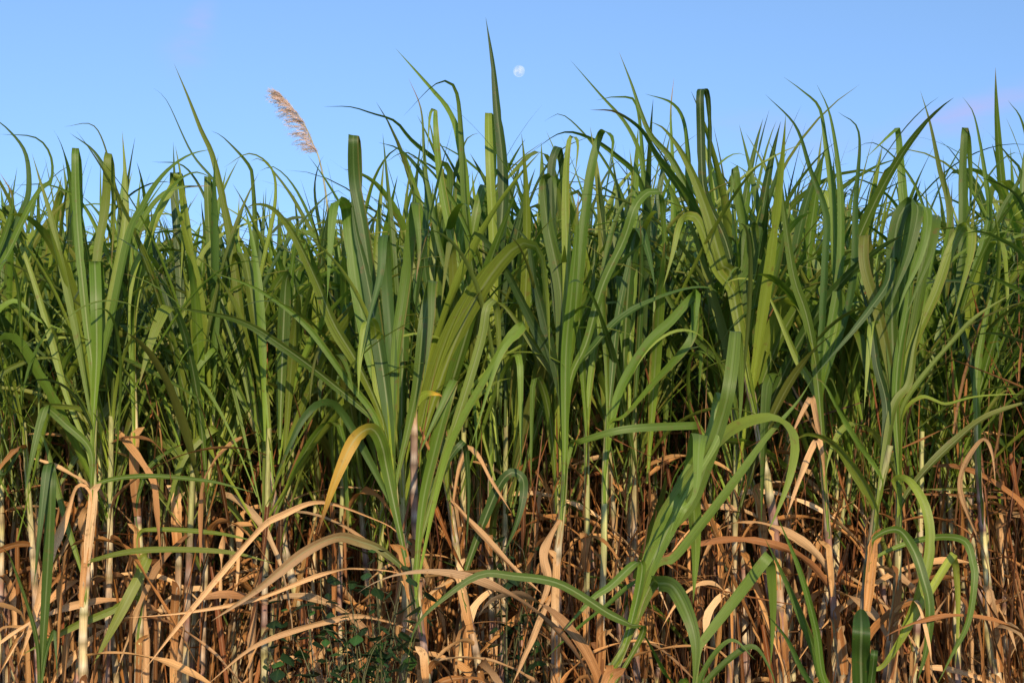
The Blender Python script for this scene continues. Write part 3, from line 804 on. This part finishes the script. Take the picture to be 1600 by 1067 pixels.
hero('left-hand sugarcane with a pale peeling stem and white-ribbed blades above it', 3.9,
 [(130,1067),(130,983),(136,882),(146,782),(145,721),(148,640)],
 [([(148,580),(160,537),(177,455),(195,354),(196,283),(191,205)],18,10,'g'),
  ([(140,640),(121,530),(100,430),(80,340),(62,280),(50,240)],14,15,'p'),
  ([(136,700),(105,620),(80,530),(50,430),(25,370),(-10,330)],13,20,'p'),
  ([(150,590),(150,480),(152,400),(165,320),(168,245,-.02),(172,246,-.07),(176,300,-.1)],17,5,'g'),
  ([(152,600),(175,500),(203,365),(223,324),(243,289),(268,261),(299,241),(334,233)],15,40,'g'),
  ([(146,600),(135,500),(121,354),(117,240),(110,240,-.06),(101,285,-.09)],16,5,'g'),
  ([(152,640),(151,560),(150,470),(148,410,.0),(156,412,-.05)],22,0,'g'),
  ([(130,640,-.03),(70,633,-.08),(20,634,-.15)],10,45,'g'),
  ([(146,800),(146,760),(216,744,-.05),(322,751,-.12),(400,770,-.16)],9,20,'g'),
  ([(140,700),(100,660),(78,640),(70,637,-.08),(55,691,-.12),(38,775,-.14)],15,10,'g'),
  ([(134,770),(121,759,-.02),(101,812,-.05),(75,882,-.08),(55,958,-.1),(28,1040,-.1)],20,10,'d'),
  ([(140,880),(156,872,-.03),(231,859,-.1),(352,862,-.16),(430,880,-.2)],11,20,'o'),
  ([(136,900),(100,800),(70,690),(40,660)],12,30,'g')],
 r0=.017, seed=13, ndry=3, green=.76)
hero('second sugarcane from the left with a bluish-grey stem', 4.1, [(216,1063),(219,882),(211,741),(211,661),(207,560)],
 [([(206,500),(200,430),(215,360),(260,300),(330,290)],14,30,'g'),([(204,500),(190,400),(188,320),(152,243),(109,208)],14,25,'g'),([(206,480),(195,380),(180,290),(150,200),(100,198)],6,35,'g'),([(208,480),(230,380),(255,310),(300,270),(345,285)],9,30,'g'),([(204,490),(170,400),(130,320),(80,290),(20,290)],9,40,'g'),
  ([(208,500),(222,420),(240,350),(273,285),(276,274,-.05),(284,300,-.09)],15,10,'g'),([(206,500),(206,420),(200,350)],14,5,'g'),
  ([(216,780),(230,735),(262,706,-.04),(287,693,-.08)],9,15,'y'),
  ([(222,832),(241,827,-.05),(332,832,-.1),(400,845,-.14)],9,20,'g'),
  ([(224,870),(231,872,-.03),(201,932,-.1),(146,1038,-.14)],20,10,'p'),
  ([(216,930),(171,955,-.05),(116,978,-.1),(35,1022,-.14)],14,15,'p')], r0=.014, seed=14, ndry=4, green=.88)
hero('third sugarcane from the left, slender brown stem ending in yellowing sheaths', 4.25, [(272,1033),(279,882),(277,756),(279,631)],
 [([(282,560),(290,480),(324,385),(400,344),(450,330)],11,20,'p'),([(278,560),(262,470),(240,380),(236,320)],15,5,'g'),
  ([(280,560),(282,460),(276,354),(271,275),(278,274,-.05),(284,320,-.08)],16,5,'g'),
  ([(283,680),(300,600),(335,546,-.04),(325,555,-.08),(305,585,-.1),(291,660,-.12)],12,10,'g'),
  ([(288,740),(322,690),(337,668,-.06),(302,696,-.1),(280,731,-.12),(255,815,-.14)],15,15,'g')], r0=.013, seed=15, ndry=5, green=.8)
hero('sugarcane with a sharply leaning pale stem below a long spear tip at upper left', 4.3, [(500,1067),(450,880),(415,720),(390,640)],
 [([(382,540),(375,486),(362,385),(349,314),(332,243),(314,203),(294,152),(272,100)],16,10,'g'),
  ([(384,560),(392,470),(400,380),(395,280),(385,253),(349,215),(330,205)],13,35,'g'),
  ([(386,560),(400,460),(410,370),(412,300)],16,5,'g'),([(386,540),(410,420),(430,320),(425,265),(390,240),(350,262)],9,35,'g'),([(382,540),(360,430),(330,330),(290,262),(238,253)],9,30,'g'),([(384,530),(370,400),(345,300),(300,240),(262,160),(240,138)],7,20,'g'),([(388,530),(420,430),(470,350),(520,300),(545,310)],9,30,'g'),([(380,580),(350,480),(330,400),(324,285),(316,290,-.06),(306,330,-.09)],14,10,'g'),
  ([(378,620),(340,560),(290,530),(262,540)],12,30,'g'),
  ([(400,840),(360,790),(322,761,-.06),(272,701,-.12),(241,688,-.15),(190,712,-.18)],17,25,'p')], r0=.016, seed=16, ndry=4, green=.9, top_r=.012)
hero('sugarcane behind the centre-left fan holding a row of flat-topped folded blades', 4.5, [(722,912),(710,800),(702,740),(697,660)],
 [([(690,560),(680,456),(681,370),(688,322,-.02),(692,320,-.06)],22,0,'p'),
  ([(694,560),(653,480),(653,415),(676,344)],11,10,'y'),
  ([(700,560),(715,470),(735,400),(741,372,-.03),(745,380,-.08),(735,460,-.12)],18,5,'g'),
  ([(698,560),(725,440),(745,330),(755,292,-.02),(752,300,-.06)],18,5,'g'),
  ([(696,560),(690,430),(699,314),(714,263),(729,218),(749,208)],17,25,'g'),
  ([(700,560),(720,400),(728,300),(719,228),(704,177),(668,132),(618,76)],17,15,'g'),
  ([(694,560),(664,420),(668,299),(653,263),(623,233),(592,223)],17,40,'g'),
  ([(692,570),(690,440),(704,278),(684,253),(643,218),(618,190),(582,177),(547,167),(506,167)],13,45,'g')], r0=.013, seed=17, ndry=5, green=.85)
hero('sugarcane crowned by the tallest spear-shaped leaf, just left of the moon', 4.4, [(770,1000),(765,850),(768,720),(772,640)],
 [([(774,540),(775,430),(785,329),(785,253),(777,177),(770,101),(759,28)],24,5,'g'),
  ([(770,540),(772,440),(770,354),(765,253),(763,180),(757,180,-.04),(749,198,-.07)],17,5,'g'),
  ([(768,560),(740,430),(728,330),(721,203),(714,147),(699,127),(673,137),(630,182)],13,40,'g'),
  ([(776,560),(790,450),(800,380),(815,330),(830,345),(834,380)],18,20,'g'),
  ([(766,560),(720,430),(690,290),(681,200),(680,171,-.03),(672,180,-.07),(668,240,-.1)],16,5,'g'),
  ([(764,560),(700,430),(670,300),(663,243),(658,172),(638,122)],11,10,'g'),
  ([(778,570),(810,470),(832,410),(838,360),(832,340)],10,20,'y'),
  ([(768,560),(752,440),(732,360),(715,330)],16,15,'g'),
  ([(780,590),(830,470),(895,350),(925,300)],10,20,'g'),([(776,540),(800,420),(830,310),(870,240),(930,210)],8,35,'g'),([(770,530),(745,400),(700,300),(640,240),(600,255)],9,40,'g')], r0=.013, seed=18, ndry=4, green=.85)
hero('sugarcane at centre-right whose thin spear leaves lean left in the sky', 4.8, [(1010,1000),(1020,850),(1025,720),(1030,630)],
 [([(1032,540),(1030,420),(1010,300),(1000,240),(977,192),(937,147),(891,94)],12,15,'g'),
  ([(1034,540),(1050,420),(1052,330),(1051,253),(1048,177),(1053,122)],12,5,'g'),
  ([(1030,540),(1015,420),(1010,330),(997,172),(967,152),(932,157)],12,45,'g'),
  ([(1028,540),(1015,400),(1003,290),(960,240),(916,213),(876,208),(830,238)],12,45,'g'),
  ([(1036,540),(1060,430),(1064,340),(1040,280),(1020,230)],18,10,'g'),([(1028,520),(1000,400),(970,300),(930,230),(880,180),(850,190)],8,35,'g'),([(1034,520),(1060,400),(1100,290),(1150,240),(1200,270)],9,40,'g'),([(1030,520),(1010,420),(985,330),(930,290),(880,310)],9,40,'g')], r0=.012, seed=19, ndry=3, green=.85)
hero('sugarcane right of the drooping mop, its tall blades rising above its neighbours', 4.5, [(1480,1000),(1475,850),(1470,720),(1465,640)],
 [([(1462,540),(1440,420),(1415,330),(1408,263),(1403,206),(1396,206,-.05),(1352,248,-.1)],17,10,'g'),
  ([(1466,540),(1480,430),(1484,330),(1468,263),(1453,192),(1438,142)],15,5,'g'),
  ([(1470,540),(1500,430),(1504,330),(1504,283),(1507,206),(1514,208,-.04),(1518,240,-.06)],15,5,'g'),
  ([(1472,550),(1520,430),(1545,340),(1544,304),(1524,187),(1504,152)],13,10,'g'),
  ([(1462,560),(1425,440),(1395,370),(1410,330)],16,10,'g'),
  ([(1468,540),(1490,400),(1530,300),(1580,240),(1625,260)],9,40,'g'),([(1464,540),(1440,420),(1400,320),(1340,280),(1290,300)],10,40,'g'),([(1466,530),(1460,400),(1430,290),(1370,225),(1320,240)],7,35,'g'),([(1474,570),(1510,480),(1540,400),(1565,330),(1595,273),(1575,243),(1549,213)],14,20,'g')], r0=.013, seed=20, ndry=4, green=.85)
hero('sugarcane at the right edge with dark blades reaching into the picture', 3.7, [(1660,1067),(1655,850),(1650,700),(1648,600)],
 [([(1640,480),(1600,400),(1560,372),(1524,362),(1495,372)],17,40,'g'),([(1640,520),(1600,461),(1560,438),(1514,420)],14,35,'g'),
  ([(1642,450),(1600,324),(1565,289),(1524,276)],15,35,'g'),([(1646,480),(1630,350),(1600,200),(1575,157)],15,20,'g'),
  ([(1640,560),(1590,530),(1545,520),(1505,530)],12,35,'g'),([(1646,560),(1600,520),(1550,590)],9,30,'g')], r0=.014, seed=21, ndry=4, green=.85)
hero('sugarcane at the left edge with thin blades arching over the corner', 3.9, [(-40,1067),(-35,850),(-30,700),(-28,600)],
 [([(-20,450),(0,400),(30,340),(45,300),(40,240),(10,200),(-20,180)],14,25,'g'),([(-20,480),(20,380),(60,300),(80,283),(79,243),(55,215),(0,210)],12,35,'g'),
  ([(-10,600),(40,565),(78,559),(100,566)],10,30,'g'),([(-24,460),(10,360),(20,310),(0,270)],14,20,'g'),([(-20,640),(0,740),(30,706,-.05),(40,700,-.1)],10,20,'g'),
  ([(-20,520),(20,470),(60,500),(110,520)],12,30,'g')], r0=.014, seed=22, ndry=4, green=.85)
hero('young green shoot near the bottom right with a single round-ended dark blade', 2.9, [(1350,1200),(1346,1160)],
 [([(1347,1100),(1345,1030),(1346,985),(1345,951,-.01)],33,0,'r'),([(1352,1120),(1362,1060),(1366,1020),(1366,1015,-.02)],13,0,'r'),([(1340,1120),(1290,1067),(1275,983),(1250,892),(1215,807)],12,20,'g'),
  ([(1342,1130),(1290,1067),(1270,1008),(1230,912),(1195,840)],15,25,'g'),([(1340,1140),(1265,1063),(1230,998),(1195,955)],10,30,'g')], r0=.012, seed=23, ndry=0, green=.1)
hero('cut-topped light green blade cluster low in the right foreground', 3.1, [(1075,1180),(1082,1100)],
 [([(1090,1020),(1097,1003),(1152,932),(1198,872,-.01),(1202,875,.03)],18,5,'l'),([(1095,1060),(1140,1000),(1180,1030)],9,30,'g'),([(1070,1060),(1052,1067),(1001,983),(951,958)],12,30,'g'),([(1100,1070),(1170,1010),(1200,1040),(1215,1080)],10,30,'g')], r0=.012, seed=24, ndry=2, green=.2)
hero('half-dry sugarcane with a thick jointed stem below the bright broken-ribbed blade', 4.15, [(752,1067),(722,912),(702,782),(690,720)],
 [([(700,770),(732,812,-.05),(797,882,-.12),(850,930,-.15)],15,20,'d'),([(730,700),(767,751,-.05),(800,802,-.1)],12,20,'d'),([(688,640),(670,560),(640,500)],13,20,'o'),
  ([(700,700),(730,640),(770,600),(800,590)],11,30,'g'),([(726,900),(770,780),(795,740),(815,745,-.05),(818,770,-.08),(808,815,-.1),(785,870,-.1)],18,15,'g')], r0=.014, seed=25, ndry=6, green=.9)
hero('brown sugarcane low at right among dense dry leaves with bent blades', 4.1, [(1560,1067),(1540,880),(1530,760),(1525,660)],
 [([(1526,600),(1540,500),(1560,420)],14,5,'g'),([(1524,600),(1500,500),(1490,430)],14,5,'g'),([(1522,690),(1560,620),(1600,600)],10,30,'o'),([(1520,760),(1500,764),(1441,764)],8,25,'o'),([(1530,860),(1500,760),(1530,690),(1548,700),(1556,760)],12,10,'d')], r0=.014, seed=26, ndry=10, green=.9)
hero('dark hanging blade on a short green shoot at the lower left edge', 3.7, [(60,1180),(64,1090)],
 [([(70,960),(76,860),(80,760),(79,730,-.02),(73,732,-.06),(62,830,-.1),(53,915,-.1)],19,5,'k'),([(70,1030),(84,985),(86,1000),(90,1060)],7,10,'g'),([(58,1000),(20,880),(0,850)],8,30,'g')], r0=.010, seed=27, ndry=2, green=.2)


# ------------------------------------------------------------------ the flowering cane
def flowering():
    d = 5.6
    r = random.Random(99)
    root = P(528, 640, d); root[2] = 0
    t = empty('flowering_sugarcane', root)
    tag(t, 'taller sugarcane topped by a feathery pale pink flower plume leaning left', 'sugarcane')
    loc = lambda p: p - root
    g = Geo()
    base_top = P(524, 560, d)
    stalk_geo(g, [np.zeros(3), loc(base_top) * 0.5 + np.array([0.02, 0, 0]), loc(base_top)], 0.013, 0.008, 0.75, r, sides=10)
    g.build('stalk', M_STALK, t)
    # slender flower stem
    axis = [P(524, 562, d), P(519, 420, d), P(510, 310, d - .02), P(499, 250, d - .04), P(490, 228, d - .05), P(476, 196, d - .06), P(456, 168, d - .08), P(434, 145, d - .1)]
    ax = catmull([loc(p) for p in axis], 80)
    g = Geo()
    n = len(ax); T = np.gradient(ax, axis=0); T /= np.linalg.norm(T, axis=1)[:, None]
    A = np.cross(T, [0, 1, 0]); A /= np.linalg.norm(A, axis=1)[:, None]; B = np.cross(T, A)
    rad = np.linspace(0.0095, 0.0010, n); an = np.linspace(0, 6.2832, 7)
    V = ax[:, None] + rad[:, None, None] * (np.cos(an)[None, :, None] * A[:, None] + np.sin(an)[None, :, None] * B[:, None])
    g.grid(V, np.zeros(V.shape[:2] + (2,)), np.broadcast_to(np.array([0.40, 0.40, 0.24]), V.shape).copy())
    g.build('flower_stem', M_STALK, t)
    # feathery plume: drooping branchlets set with silky hairs
    g = Geo()
    i0 = int(n * 0.735)
    down = np.array([-0.75, 0, -0.35])
    for k in range(120):
        q = k / 119
        i = min(n - 2, int(i0 + (n - 1 - i0) * q))
        b = ax[i]
        L = 0.62 * (0.055 + 0.11 * math.sin(math.pi * min(1, 0.18 + q * 0.75))) * r.uniform(0.6, 1.15)
        rd = nrm(np.array([r.gauss(0, 1), r.gauss(0, 1), r.gauss(0, 1)]))
        d1 = nrm(T[i] * 0.8 + rd * 0.45 + np.array([-0.35, 0, 0]))
        d2 = nrm(down + rd * 0.5 + T[i] * 0.35)
        br = catmull([b, b + d1 * L * 0.35, b + d1 * L * 0.55 + d2 * L * 0.45], 10)
        c0 = np.array([0.62, 0.48, 0.47]) * r.uniform(0.75, 1.2)
        ribbon(g, br, rd, 0.0022, 'd', cols=3, r=r, curl=0, taper='leaf', tint=np.repeat(c0[None], 11, 0))
        for h in range(26):
            j = r.randrange(2, 11)
            hd = nrm(nrm(br[min(10, j + 1)] - br[j - 1]) + 0.55 * nrm(np.array([r.gauss(0, 1), r.gauss(0, 1), r.gauss(0, 1)])))
            hl = r.uniform(0.010, 0.026)
            hp = np.array([br[j], br[j] + hd * hl * 0.5, br[j] + hd * hl + np.array([0, 0, -0.002])])
            c1 = np.array([0.74, 0.60, 0.62]) * r.uniform(0.7, 1.2)
            ribbon(g, hp, nrm(np.cross(hd, rd)), 0.0017, 'd', cols=3, r=r, curl=0, taper='leaf', tint=np.repeat(c1[None], 3, 0))
    pl = g.build('flower_plume', M_PLUME, t)
    for lp, w in [([(520, 470), (505, 380), (492, 300), (497, 262), (506, 243)], 8), ([(528, 470), (540, 380), (548, 320), (560, 300)], 10),
                  ([(518, 480), (480, 400), (455, 350), (440, 345), (425, 370)], 11), ([(527, 480), (545, 400), (585, 340), (610, 330)], 12),
                  ([(522, 480), (505, 400), (470, 330), (445, 290), (410, 250), (392, 252)], 8), ([(520, 470), (500, 380), (465, 300), (430, 262), (405, 268)], 7), ([(530, 470), (560, 380), (585, 280), (620, 232), (655, 250)], 8)]:
        g = Geo(); pp = catmull([loc(base_top)] + [loc(P(x, y, d - 0.05 * k)) for k, (x, y) in enumerate(lp)], 26)
        ribbon(g, pp, np.array([1, 0.5, 0]), w * d / FPX, 'g', cols=5, r=r, twist=0.6)
        g.build('leaf_blade', M_LEAF, t)
flowering()

# ------------------------------------------------------------------ weeds between the stems
def weed(label, x, y, d, n, spread, seed, size=0.03, name='climbing_weed', cat='weed'):
    r = random.Random(seed)
    root = P(x, y, d); cz = root[2]; root = np.array([root[0], d, 0.0])
    t = empty(name, root); tag(t, label, cat, 'leafy weeds among the cane stems')
    gs, gl = Geo(), Geo()
    stems = []
    for k in range(max(3, n // 12)):
        top = np.array([r.gauss(0, spread * .5), r.gauss(0, 0.06), cz + r.gauss(0, spread * 0.5)])
        a = catmull([np.array([r.uniform(-.03, .03), 0, 0]), np.array([top[0] * .3 + r.gauss(0, .04), r.gauss(0, .05), top[2] * .45]), top * np.array([.8, 1, .9]), top + np.array([r.gauss(0, .08), r.gauss(0, .04), -0.02])], 24)
        stems.append(a)
        ribbon(gs, a, np.array([1.0, 0, 0]), 0.005, 'g', cols=3, r=r, curl=0.8, tint=np.repeat(np.array([[0.10, 0.11, 0.04]]), 25, 0))
    for k in range(n):
        a = stems[r.randrange(len(stems))]
        j = r.randrange(9, 25)
        b = a[j] + np.array([r.gauss(0, .018), r.gauss(0, .02), r.gauss(0, .018)])
        az = r.uniform(0, 6.28); L = size * r.choice([r.uniform(0.5, 1.0), r.uniform(0.8, 1.9)])
        dr = nrm(np.array([math.cos(az), math.sin(az) - 0.5, r.uniform(-0.8, 0.5)]))
        p = np.array([b + dr * L * q + np.array([0, 0, -0.25 * L * q * q]) for q in np.linspace(0, 1, 8)])
        w0 = nrm(np.cross(dr, np.array([0, 0.4, 1.0])))
        s = np.linspace(0, 1, 8)
        prof = np.array([0.02, 0.55, 0.92, 1.0, 0.9, 0.66, 0.34, 0.03]) * L * 0.42
        T = np.gradient(p, axis=0); T /= np.linalg.norm(T, axis=1)[:, None]
        W = w0[None] - T * (T @ w0)[:, None]; W /= np.linalg.norm(W, axis=1)[:, None]; NN = np.cross(T, W)
        u = np.linspace(-1, 1, 5)
        V = p[:, None] + W[:, None] * (u[None, :, None] * prof[:, None, None]) + NN[:, None] * (0.3 * np.abs(u)[None, :, None] * prof[:, None, None])
        c = np.array([0.028, 0.072, 0.024]) * r.uniform(0.4, 1.4) if r.random() < 0.85 else np.array([0.05, 0.14, 0.03])
        gl.grid(V, np.stack(np.broadcast_arrays((u[None] + 1) / 2, s[:, None]), -1), np.broadcast_to(c, V.shape).copy())
    gs.build('stem', M_WEED, t); gl.build('foliage', M_WEED, t)

weed('small-leaved green weed climbing at the foot of the leaning centre-left cane', 585, 930, 3.70, 260, 0.19, 3, size=0.033)
weed('low dark broad-leaved weed by the bottom edge left of centre', 500, 1020, 3.7, 120, 0.16, 4, size=0.034)
weed('weed with small bright leaves low down beside the tan arching leaves', 470, 900, 4.0, 50, 0.12, 5)
weed('dark leafy vine between the middle stems left of the tall green fan', 822, 850, 4.15, 110, 0.14, 6)
weed('leafy vine twining high among stems left of the central cane', 800, 700, 4.7, 80, 0.15, 7)

# ------------------------------------------------------------------ the rows behind: individual canes copied from a set of kinds
protos = []
for k in range(26):
    r = random.Random(500 + k)
    parts = cane_parts(r, r.uniform(1.2, 1.65), r.randint(11, 14), r.randint(5, 8), droopy=r.uniform(0.2, 0.7), wide=r.uniform(0.9, 1.15), lean=0.17)
    protos.append(parts)

proto_roots = [None] * len(protos)
GROUP = 'sugarcane plants filling the rows behind the front ones'
KIND_LABELS = ['leafy green sugarcane deep in the dense rows behind the front canes',
               'sugarcane with dry hanging lower leaves in the dense rows behind the front canes']
def realise(k):
    t = empty('sugarcane', (0, 0, 0))
    tag(t, KIND_LABELS[k % 2], 'sugarcane', GROUP)
    for nm, g, mk in protos[k]:
        g.build(nm, MATS[mk], t)
    return t
def place(k, x, y, rz, sc):
    if proto_roots[k] is None:
        t = realise(k); proto_roots[k] = t
    else:
        src = proto_roots[k]
        t = src.copy(); col.objects.link(t)
        for ch in src.children:
            c = ch.copy(); col.objects.link(c); c.parent = t
            if ch.name.startswith('leaf'):        # each copied blade hangs a little differently
                a = rng.uniform(-0.10, 0.10); b = rng.uniform(-0.10, 0.10)
                c.rotation_euler = (a * 0.35, b * 0.35, rng.uniform(-0.05, 0.05))
    t.location = (x, y, 0); t.rotation_euler = (rng.uniform(-.03, .03), rng.uniform(-.03, .03), rz)
    t.scale = (sc, sc, sc)
    return t

spots = []
nr2 = random.Random(2024)
y = 4.35
while len(spots) < 2000 and y < 17:
    halfw = 0.42 * y + 1.1
    near = y < 6.9
    dx = 0.165 if near else 0.23
    x = -halfw + nr2.uniform(0, dx)
    while x < halfw:
        spots.append((x + nr2.uniform(-.08, .08), y + nr2.uniform(-.16, .16)))
        x += dx * nr2.uniform(0.6, 1.4)
    y += 0.33 if near else 0.45
spots.sort(key=lambda p: p[1])
NTH = 270
TOPS = [max(float(np.concatenate(g.v)[:, 2].max()) for _, g, _ in parts) for parts in protos]
def cap(x, y, top, sc, q):
    """keep the canopy as high as the photographed one: a little lower at the left, lowest beside the plume"""
    px_ = 800 + x / y * FPX
    row = 222 if px_ < 330 else 290 if px_ < 560 else 195 if px_ < 760 else 235 if px_ < 880 else 180
    lim = 1.5 + (HORIZ - (row + q)) / FPX * y
    return min(sc, lim / top)
for (x, y) in spots[:NTH]:
    kk = rng.randrange(len(protos))
    place(kk, x, y, rng.uniform(0, 6.28), cap(x, y, TOPS[kk], rng.uniform(0.85, 1.13) * (0.97 if y < 5.2 else 1.0) , rng.uniform(0, 45)))

# farther back: one mass nobody could count
def far_mass():
    lows = []
    for k in range(14):
        r = random.Random(900 + k)
        lows.append(cane_parts(r, r.uniform(1.2, 1.65), 11, 4, cols=3, segs=13, droopy=r.uniform(0.2, 0.7), wide=1.1, sides=5))
    big = Geo()
    for (x, y) in spots[NTH:]:
        parts = lows[rng.randrange(len(lows))]
        a = rng.uniform(0, 6.28); sc = rng.uniform(0.88, 1.17) * (0.93 if x / y < -0.1 else 1.0)
        R = np.array([[math.cos(a), math.sin(a), 0], [-math.sin(a), math.cos(a), 0], [0, 0, 1]]) * sc
        off = np.array([x, y, 0])
        for nm, g, mk in parts:
            for v, uv, c in zip(g.v, g.uv, g.c):
                big.v.append(v @ R + off); big.uv.append(uv); big.c.append(c * rng.uniform(0.8, 1.2))
            for f in g.f: big.f.append(f + big.n)
            big.n += g.n
    o = big.build('distant_sugarcane', M_LEAF)
    tag(o, 'far rows of sugarcane merging into one green mass', 'sugarcane', kind='stuff')
far_mass()

# loose dry trash: shed leaves caught between the stems and lying on the soil
def trash():
    g = Geo(); r = random.Random(77)
    for k in range(9800):
        y = 4.1 + 4.6 * r.random() ** 1.2
        x = r.uniform(-1, 1) * (0.42 * y + 0.9)
        right = x / y > 0.16
        straw = k > 3000
        if straw and not right and r.random() < 0.42: x = abs(x); right = x / y > 0.16
        z = (1.28 + (0.36 if right else 0.17) * straw) * r.random() ** 0.72
        if r.random() < 0.18: z = r.uniform(0.01, 0.06)
        L = r.uniform(0.25, 0.85)
        az = r.uniform(0, 6.28)
        if straw: L *= 0.8
        if z < 0.07:
            th = math.radians(r.uniform(84, 91)); dth = 0
        else:
            th = math.radians(r.choice([r.uniform(140, 178), r.uniform(150, 178), r.uniform(158, 178), r.uniform(162, 179), r.uniform(3, 30), r.uniform(3, 25), r.uniform(60, 120) if r.random() < 0.5 else 170])); dth = math.radians(r.uniform(-14, 18))
        b = np.array([x, y, max(z, 0.03)])
        pts, w0 = leaf_path(b, az, th, dth, 1.2, L, 9, r, drift=r.uniform(-.8, .8))
        pts[:, 2] = np.maximum(pts[:, 2], 0.015 + 0.02 * r.random())
        ribbon(g, pts, w0, r.uniform(0.003, 0.010) if straw else r.uniform(0.007, 0.020), 'd', twist=r.uniform(-3, 3), roll=r.uniform(-1.5, 1.5), curl=r.uniform(0.2, 0.9), cols=3, r=r, taper='dry', base_w=0.5, crinkle=0.2, tint=blade_tint('d', np.linspace(0, 1, 9), r) * np.array([1.0, r.uniform(0.66, 0.88), r.uniform(0.45, 0.75)]) * r.uniform(0.13, 0.92))
    o = g.build('dry_leaf_litter', M_DRY)
    tag(o, 'tangle of shed dry brown leaves between the cane stems', 'leaf litter', kind='stuff')
trash()
